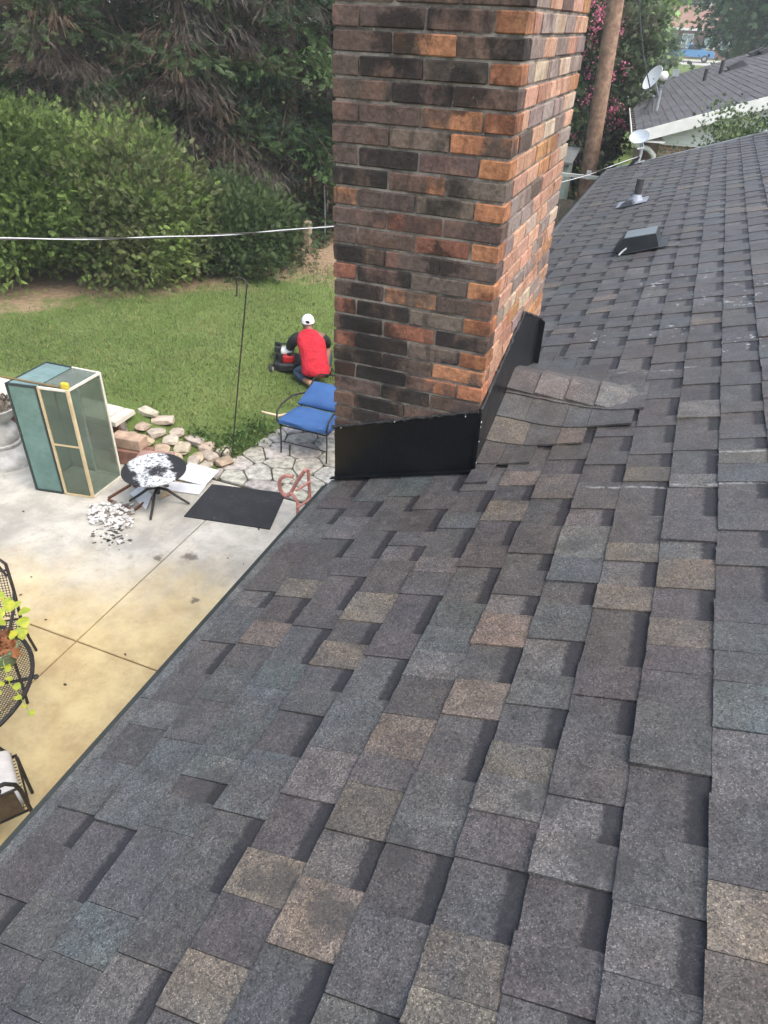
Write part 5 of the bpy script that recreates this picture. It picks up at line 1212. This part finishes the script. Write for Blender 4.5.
# ------------------------------------------------------------------ neighbour house
az = math.radians(-6.5); E_ = np.array([math.sin(az), math.cos(az), 0]); G_ = np.array([math.cos(az), -math.sin(az), 0]); NP0 = onz(638, 133, 2.6); NL = 11.7; NW = 8.6
def NP(gx_, ey, z): return NP0+G_*gx_+E_*ey+np.array([0, 0, z-2.6])
def NS(s, y, d_=0.):  # near slope: s along slope from eave, y along the eave
    return NP(s*math.cos(RA)-d_*math.sin(RA), y, 2.6+s*math.sin(RA)+d_*math.cos(RA))
nh = thing('neighbour_house', NP(NW/2, NL/2, 0), 'neighbouring house with grey shingle roof, white gable and brick wall', 'house')
NBR = NT('neighbour_brick'); bt = NBR.n('ShaderNodeTexBrick'); mp = NBR.n('ShaderNodeMapping'); NBR.set(mp.inputs[0], NBR.pos()); mp.inputs['Rotation'].default_value = (math.pi/2, 0, 0)
NBR.set(bt.inputs['Vector'], mp.outputs[0]); bt.inputs['Scale'].default_value = 4.6; bt.inputs['Color1'].default_value = (.26, .12, .085, 1); bt.inputs['Color2'].default_value = (.42, .27, .19, 1); bt.inputs['Mortar'].default_value = (.40, .37, .33, 1); bt.inputs['Mortar Size'].default_value = .03
NBR = NBR.fin(bt.outputs[0], .9)
wq = [NP(.45, .45, 0), NP(NW-.45, .45, 0), NP(NW-.45, NL-.45, 0), NP(.45, NL-.45, 0)]; MB().prism(wq, (0, 0, 2.45)).build('wall', NBR, nh)
SIDING = NT('gable_siding'); sx3 = SIDING.n('ShaderNodeSeparateXYZ'); SIDING.set(sx3.inputs[0], SIDING.pos())
lapl = SIDING.ramp(SIDING.math('FRACT', SIDING.math('MULTIPLY', sx3.outputs[2], 7.0)), 0, .12); SIDING = SIDING.fin(SIDING.mix(lapl, (.55, .58, .56), (.74, .76, .73)), .6)
MB().prism([NP(.45, .35, 2.40), NP(NW-.45, .35, 2.40), NP(NW-.45, .35, 2.62), NP(NW/2, .35, 2.6+(NW/2)/3-.06), NP(.45, .35, 2.62)], E_*.09).build('gable', SIDING, nh)
hs = NW/2/math.cos(RA)
ndk = MB(); ndk.prism([NP(0, 0, 2.58), NP(NW/2, 0, 2.58+NW/6), NP(NW, 0, 2.58), NP(NW, 0, 2.50), NP(NW/2, 0, 2.50+NW/6), NP(0, 0, 2.50)], E_*NL); nr = ndk.build('roof', GRAYWOOD, nh)
SHN = colattr('neighbour_shingle', .8, 14, .3, bump=.3, bsc=120)
mb = MB(); nn_ = MB()
k = 0
while k*EXP < hs-.02:
    for sgn in (0, 1):
        y = .01
        while y < NL-.02:
            L = min(random.uniform(.18, .5), NL-.01-y); s0_ = k*EXP-.02; s1_ = min(s0_+EXP+.02, hs); q = []
            f_ = NS if sgn == 0 else (lambda s, yy, d_=0.: NP(NW-s*math.cos(RA)+d_*math.sin(RA), yy, 2.6+s*math.sin(RA)+d_*math.cos(RA)))
            tp_ = .003*(random.random() < .5)
            vs = [f_(s0_, y, .011+tp_), f_(s1_, y, .005+tp_), f_(s1_, y+L-.002, .005+tp_), f_(s0_, y+L-.002, .011+tp_), f_(s0_, y, .0), f_(s0_, y+L-.004, .0)]
            fs = [(0, 1, 2, 3), (3, 5, 4, 0)]; fs = [f[::-1] for f in fs] if sgn == 0 else fs
            b_ = random.uniform(.085, .115); mb.add(vs, fs, col=(b_, b_*1.0, b_*1.06)); y += L
    k += 1
mb.build('roof_shingles', SHN, nr, kind='stuff')
MB().prism([NP(-.04, -.03, 2.62), NP(NW/2, -.03, 2.62+NW/6), NP(NW+.04, -.03, 2.62), NP(NW+.04, -.03, 2.42), NP(NW/2, -.03, 2.42+NW/6), NP(-.04, -.03, 2.42)], E_*.028).build('rake_board', WHITEP, nh)
MB().prism([NP(0, -.002+.002, 2.46), NP(.5, 0, 2.46), NP(.5, .36, 2.46), NP(0, .36, 2.46)], (0, 0, .03)).build('soffit', WHITEP, nh)
gt = MB(); gp = [(-.10, 2.60), (-.115, 2.60), (-.10, 2.49), (-.005, 2.47), (-.005, 2.58), (-.02, 2.58), (-.02, 2.49), (-.085, 2.505)]; gt.prism([NP(a, -.01, z) for a, z in gp], E_*(NL+.02)); gut = gt.build('gutter', WHITEP, nh)
for i in range(26):
    yy = .3+i*.44; mb = MB(); mb.box(NP(-.055, yy, 2.57), (.08, .26+random.uniform(-.1, .1), .05), Matrix.Rotation(-az, 3, 'Z')); mb.build('leaf_debris', simple('gutter_muck', (.05, .04, .03), (.03, .025, .02), 20, .95), gut)
MB().tube([NP(-.06, .08, 2.48), NP(-.02, .10, 2.40), NP(.25, .22, 2.33), NP(.38, .30, 2.22), NP(.39, .36, 2.0), NP(.39, .37, .1)], .045, 8).build('downspout', WHITEP, nh, 50)
def nroofpx(x, y, d_=0.):
    r = ray(x, y); nn = np.cross(E_, G_*math.cos(RA)+np.array([0, 0, math.sin(RA)])); t_ = ((NP0-C0) @ nn)/(r @ nn); return C0+r*t_
for (px, py, h_) in ((704, 81, .26), (720, 74, .30)):
    p_ = nroofpx(px, py); MB().tube([p_, p_+np.array([0, 0, h_])], .045, 10).build('vent_pipe', simple('pipe_black', (.03,)*3), nh, 50)
NU = G_*math.cos(RA)+np.array([0, 0, math.sin(RA)]); NNm = np.array([0, 0, 1.])*math.cos(RA)-G_*math.sin(RA)
for (px, py) in ((730, 71), (752, 57), (762, 55)):
    p_ = nroofpx(px, py); q_ = lambda a, b, c: p_+NU*a+E_*b+NNm*c
    MB().hexa([q_(0, 0, .01), q_(.42, 0, .01), q_(.42, .42, .01), q_(0, .42, .01)], [q_(-.05, -.02, .10), q_(.30, .03, .15), q_(.30, .40, .15), q_(-.05, .45, .10)]).build('box_vent', simple('vent_dark', (.05, .05, .055)), nh)
# white dish on the neighbour's roof
fp = nroofpx(656, 112); yd = fp[1]
wd = thing('satellite_dish', fp, 'large white oval satellite dish on braced legs on the neighbouring roof', 'satellite dish')
cen = ony(654, 78, yd-.15); dish(wd, cen, (-.55, -.80, .22), .145, .25, simple('dish_white', (.80, .82, .83), (.7, .72, .74), 6, .5), .06, .6)
mt_ = ony(661, 88, yd)
MB().tube([fp, (mt_+fp)/2+np.array([.0, 0, 0]), mt_], .032, 8).build('mast', GREYM, wd, 50)
for a in ((645, 108), (652, 112)): q_ = nroofpx(*a); MB().tube([q_, ony(654, 96, yd)], .022, 7).build('brace', GREYM, wd, 50)
MB().tube([mt_-np.array([0, 0, .05]), ony(668, 80, yd-.1), ony(676, 74, yd-.1)], .018, 7).build('feed_arm', GREYM, wd, 50)
MB().ico(ony(664, 76, yd-.1), (.09, .09, .09), 2).build('receiver', WHITEP, wd, 60)
bk_ = ony(676, 73, yd-.1); MB().box(bk_, (.12, .10, .12)).build('receiver_horn', GREYM, wd)
MB().tube([nroofpx(650, 100), cen+np.array([.15, .1, -.3]), cen], .026, 7).build('bracket', GREYM, wd, 50)
# shrub before the neighbour gable
pbz = onz(730, 160, 0); yy = 13.6
cx_b = ony(735, 128, yy); rsh = thing('leafy_bush', (cx_b[0], yy, 0), 'tall green leafy bush in front of the neighbouring white gable', 'shrub')
trunk([(cx_b[0], yy, 0), (cx_b[0], yy, 1.2), (cx_b[0]+.1, yy, 2.2)], .06, .02, rsh)
bushy(rsh, (cx_b[0]+.15, yy, cx_b[2]-.75), (.85, .7, 1.15), 150, 60, .06, ((.10, .15, .06), (.13, .18, .08), (.08, .12, .05)), T_CLUST, .9, .13, shell=.4)
# power wire in front of the neighbour roof
MB().tube([ony(637, -40, 17), ony(640, 20, 16.6), ony(644, 60, 16.4), ony(650, 88, 16.3)], .012, 5).build('phone_wire', BLACKWIRE, None, 60, label='thin black wire dropping to the white dish on the neighbouring roof', category='wire')

# ------------------------------------------------------------------ far street: trees, house, car
def tree(x, y, H, rad, cz, label, cols, ncl, per, size, T=T_CLUST, clr=.55, tr=.25, name='shade_tree', group='trees beyond the neighbouring house', **kw):
    z0 = float(groundz(x, y)); r = thing(name, (x, y, z0), label, 'tree', group=group)
    trunk([(x, y, z0-.1), (x+.1, y, z0+cz*.5), (x-.1, y, z0+cz), (x, y, z0+H*.8)], tr, .05, r)
    mb = MB()
    for i in range(6):
        a = i*1.05; mb.tube([(x, y, z0+cz*.55+.1*i), (x+rad[0]*.4*math.cos(a), y+rad[1]*.4*math.sin(a), z0+cz*.9), (x+rad[0]*.75*math.cos(a), y+rad[1]*.75*math.sin(a), z0+cz*1.15)], [tr*.5, tr*.3, .03], 6)
    mb.build('limbs', BARK, r); bushy(r, (x, y, z0+cz), rad, ncl, per, size, cols, T, .8, clr, shell=.45, **kw); return r
LG = ((.20, .30, .115), (.23, .33, .13), (.16, .25, .095)); MG = ((.085, .15, .075), (.10, .17, .085), (.07, .125, .062)); DG = ((.06, .10, .05), (.075, .12, .058))
tree(-4.3, 31, 8.5, (1.75, 2.0, 3.6), 4.6, 'light green feathery tree behind the utility pole and neighbour gutter', LG, 260, 60, .22, clr=.4)
tree(-5.0, 27, 8, (2.2, 2.0, 3.4), 4.2, 'mid green tree just behind the crape myrtle', MG+LG[:1], 220, 60, .22, clr=.4)
tree(-5.0, 42, 9, (2.2, 2.4, 4.0), 5.2, 'yellow green tree over the far house roof', LG, 220, 50, .28, clr=.5)
tree(4.5, 58, 14, (6.6, 5, 5.6), 7.0, 'big dark green shade tree across the street behind the neighbouring ridge', MG, 330, 60, .42, clr=.9, tr=.4)
tree(13, 66, 15, (7, 5, 6), 8, 'broad dark tree beyond the shade tree', DG+MG, 240, 50, .5, clr=1.0, tr=.4)
tree(-6.5, 36, 10, (3, 3, 4.5), 5.2, 'rounded green tree behind the shed', MG, 200, 50, .32, clr=.6)
tree(-9, 122, 19, (11, 6, 9), 10, 'hazy tree crown left of the far brick house', LG, 240, 40, .8, clr=1.5, tr=.5)
tree(6, 135, 20, (13, 6, 9.5), 11, 'hazy tree crown over the far brick house', MG, 260, 40, .8, clr=1.5, tr=.5)
tree(22, 120, 19, (12, 6, 9), 10, 'hazy tree crown at the end of the street', MG, 200, 40, .8, clr=1.5, tr=.5)
for (x, y, rr, lb) in ((-2.3, 33, 1.25, 'round pale green bush behind the white dish'), (-5.9, 80, 1.7, 'dark bush beside the blue pickup')):
    shrub(x, y, (rr, rr, rr*.95), rr*.8+(.4 if y < 50 else 0), lb, LG if y < 50 else MG, 90, 40, .2 if y < 50 else .4, clr=.25 if y < 50 else .5, group='bushes beyond the neighbouring house')
FY = 112; fz = float(groundz(0, FY)); k_ = FY/70
fhx0, fhx1 = -9.5, 5.0
fh = thing('far_house', (-2.2, FY, fz), 'far brick house with brown roof and white windows across the street', 'house')
hm = 3.0
MB().box(((fhx0+fhx1)/2, FY+3.5, fz+hm/2), (fhx1-fhx0, 7, hm)).build('wall', simple('far_brick', (.26, .13, .10), (.2, .1, .08), 3, .9), fh)
MB().prism([(fhx0-.5, FY-.6, fz+hm), (fhx0-.5, FY+7.6, fz+hm), (fhx0-.5, FY+3.5, fz+hm+2.4)], (fhx1-fhx0+1.0-4.2, 0, 0)).build('roof', simple('far_roof', (.30, .17, .13), (.22, .125, .1), 2, .85), fh)
MB().box(((fhx0+fhx1)/2, FY-.62, fz+hm-.05), (fhx1-fhx0+1, .1, .25)).build('eave_board', WHITEP, fh)
for wx in (-6.6, -4.6, -1.9, -.2):
    wn = MB().box((wx, FY-.04, fz+1.75), (1.35, .10, 1.5)).build('window', WHITEP, fh); MB().box((wx-.32, FY-.10, fz+1.75), (.55, .04, 1.25)).build('pane', simple('far_glass', (.30, .36, .38), (.25, .3, .32), 3, .2), wn); MB().box((wx+.32, FY-.10, fz+1.75), (.55, .04, 1.25)).build('pane', simple('far_glass', (.3, .36, .38)), wn)
MB().box((-3.25, FY-.06, fz+1.1), (1.0, .1, 2.15)).build('door', simple('far_door', (.12, .05, .04), (.1, .04, .03), 3, .6), fh)
CYc = 104; cz0 = float(groundz(0, CYc)); dw = MB(); dw.prism([(-7, 99, float(groundz(0, 99))+.006), (4, 99, float(groundz(0, 99))+.006), (4, 109, float(groundz(0, 109))+.006), (-7, 109, float(groundz(0, 109))+.006)], (0, 0, .01)); dw.build('driveway', simple('drive_concrete', (.42, .41, .38), (.34, .33, .31), 1, .9), None, kind='structure')
ccx = ony(692, 48, CYc)[0]; cr = thing('parked_pickup', (ccx, CYc, cz0), 'blue pickup parked in front of the far brick house', 'pickup')
CB = simple('car_blue', (.10, .26, .48), (.09, .23, .43), 1, .3); zc = cz0+.03
prof = [(-2.6, .55), (-2.6, 1.05), (-2.5, 1.15), (-.55, 1.15), (-.45, 1.75), (.75, 1.78), (1.35, 1.2), (2.45, 1.08), (2.6, .9), (2.6, .5)]
body = MB(); body.prism([(ccx+a, CYc-.9, zc+z) for a, z in prof], (0, 1.8, 0)); body.build('body', CB, cr)
gls = simple('car_glass', (.03, .04, .045), (.02, .03, .035), 2, .1)
MB().prism([(ccx+a, CYc-.915, zc+z) for a, z in ((-.38, 1.22), (-.32, 1.66), (.66, 1.69), (1.12, 1.24))], (0, .012, 0)).build('side_window', gls, cr)
MB().prism([(ccx+a, CYc-.8, zc+z) for a, z in ((.80, 1.75), (1.34, 1.24), (1.36, 1.26), (.82, 1.77))], (0, 1.6, 0)).build('windshield', gls, cr)
for a in (-1.6, 1.65):
    for b in (-.82, .82):
        wh = MB().lathe([(.05, -.11), (.34, -.12), (.37, -.06), (.37, .06), (.34, .12), (.05, .11)], (ccx+a, CYc+b, zc+.37), 20, (0, 1, 0)).build('wheel', BP, cr, 40); MB().lathe([(.02, -.125), (.2, -.125), (.2, .125), (.02, .125)], (ccx+a, CYc+b, zc+.37), 14, (0, 1, 0)).build('rim', GREYM, wh, 40)

# ------------------------------------------------------------------ humid air
hz_ = MB().box((0, 200, 14.4), (810, 810, 31.2)); t = NT('humid_air'); t.t.nodes.remove(t.b)
pv = t.n('ShaderNodeVolumePrincipled'); pv.inputs['Color'].default_value = (.86, .93, .96, 1); pv.inputs['Density'].default_value = .0017; t.t.links.new(pv.outputs[0], t.out.inputs['Volume'])
hz_.build('haze', t.m, None, kind='stuff')
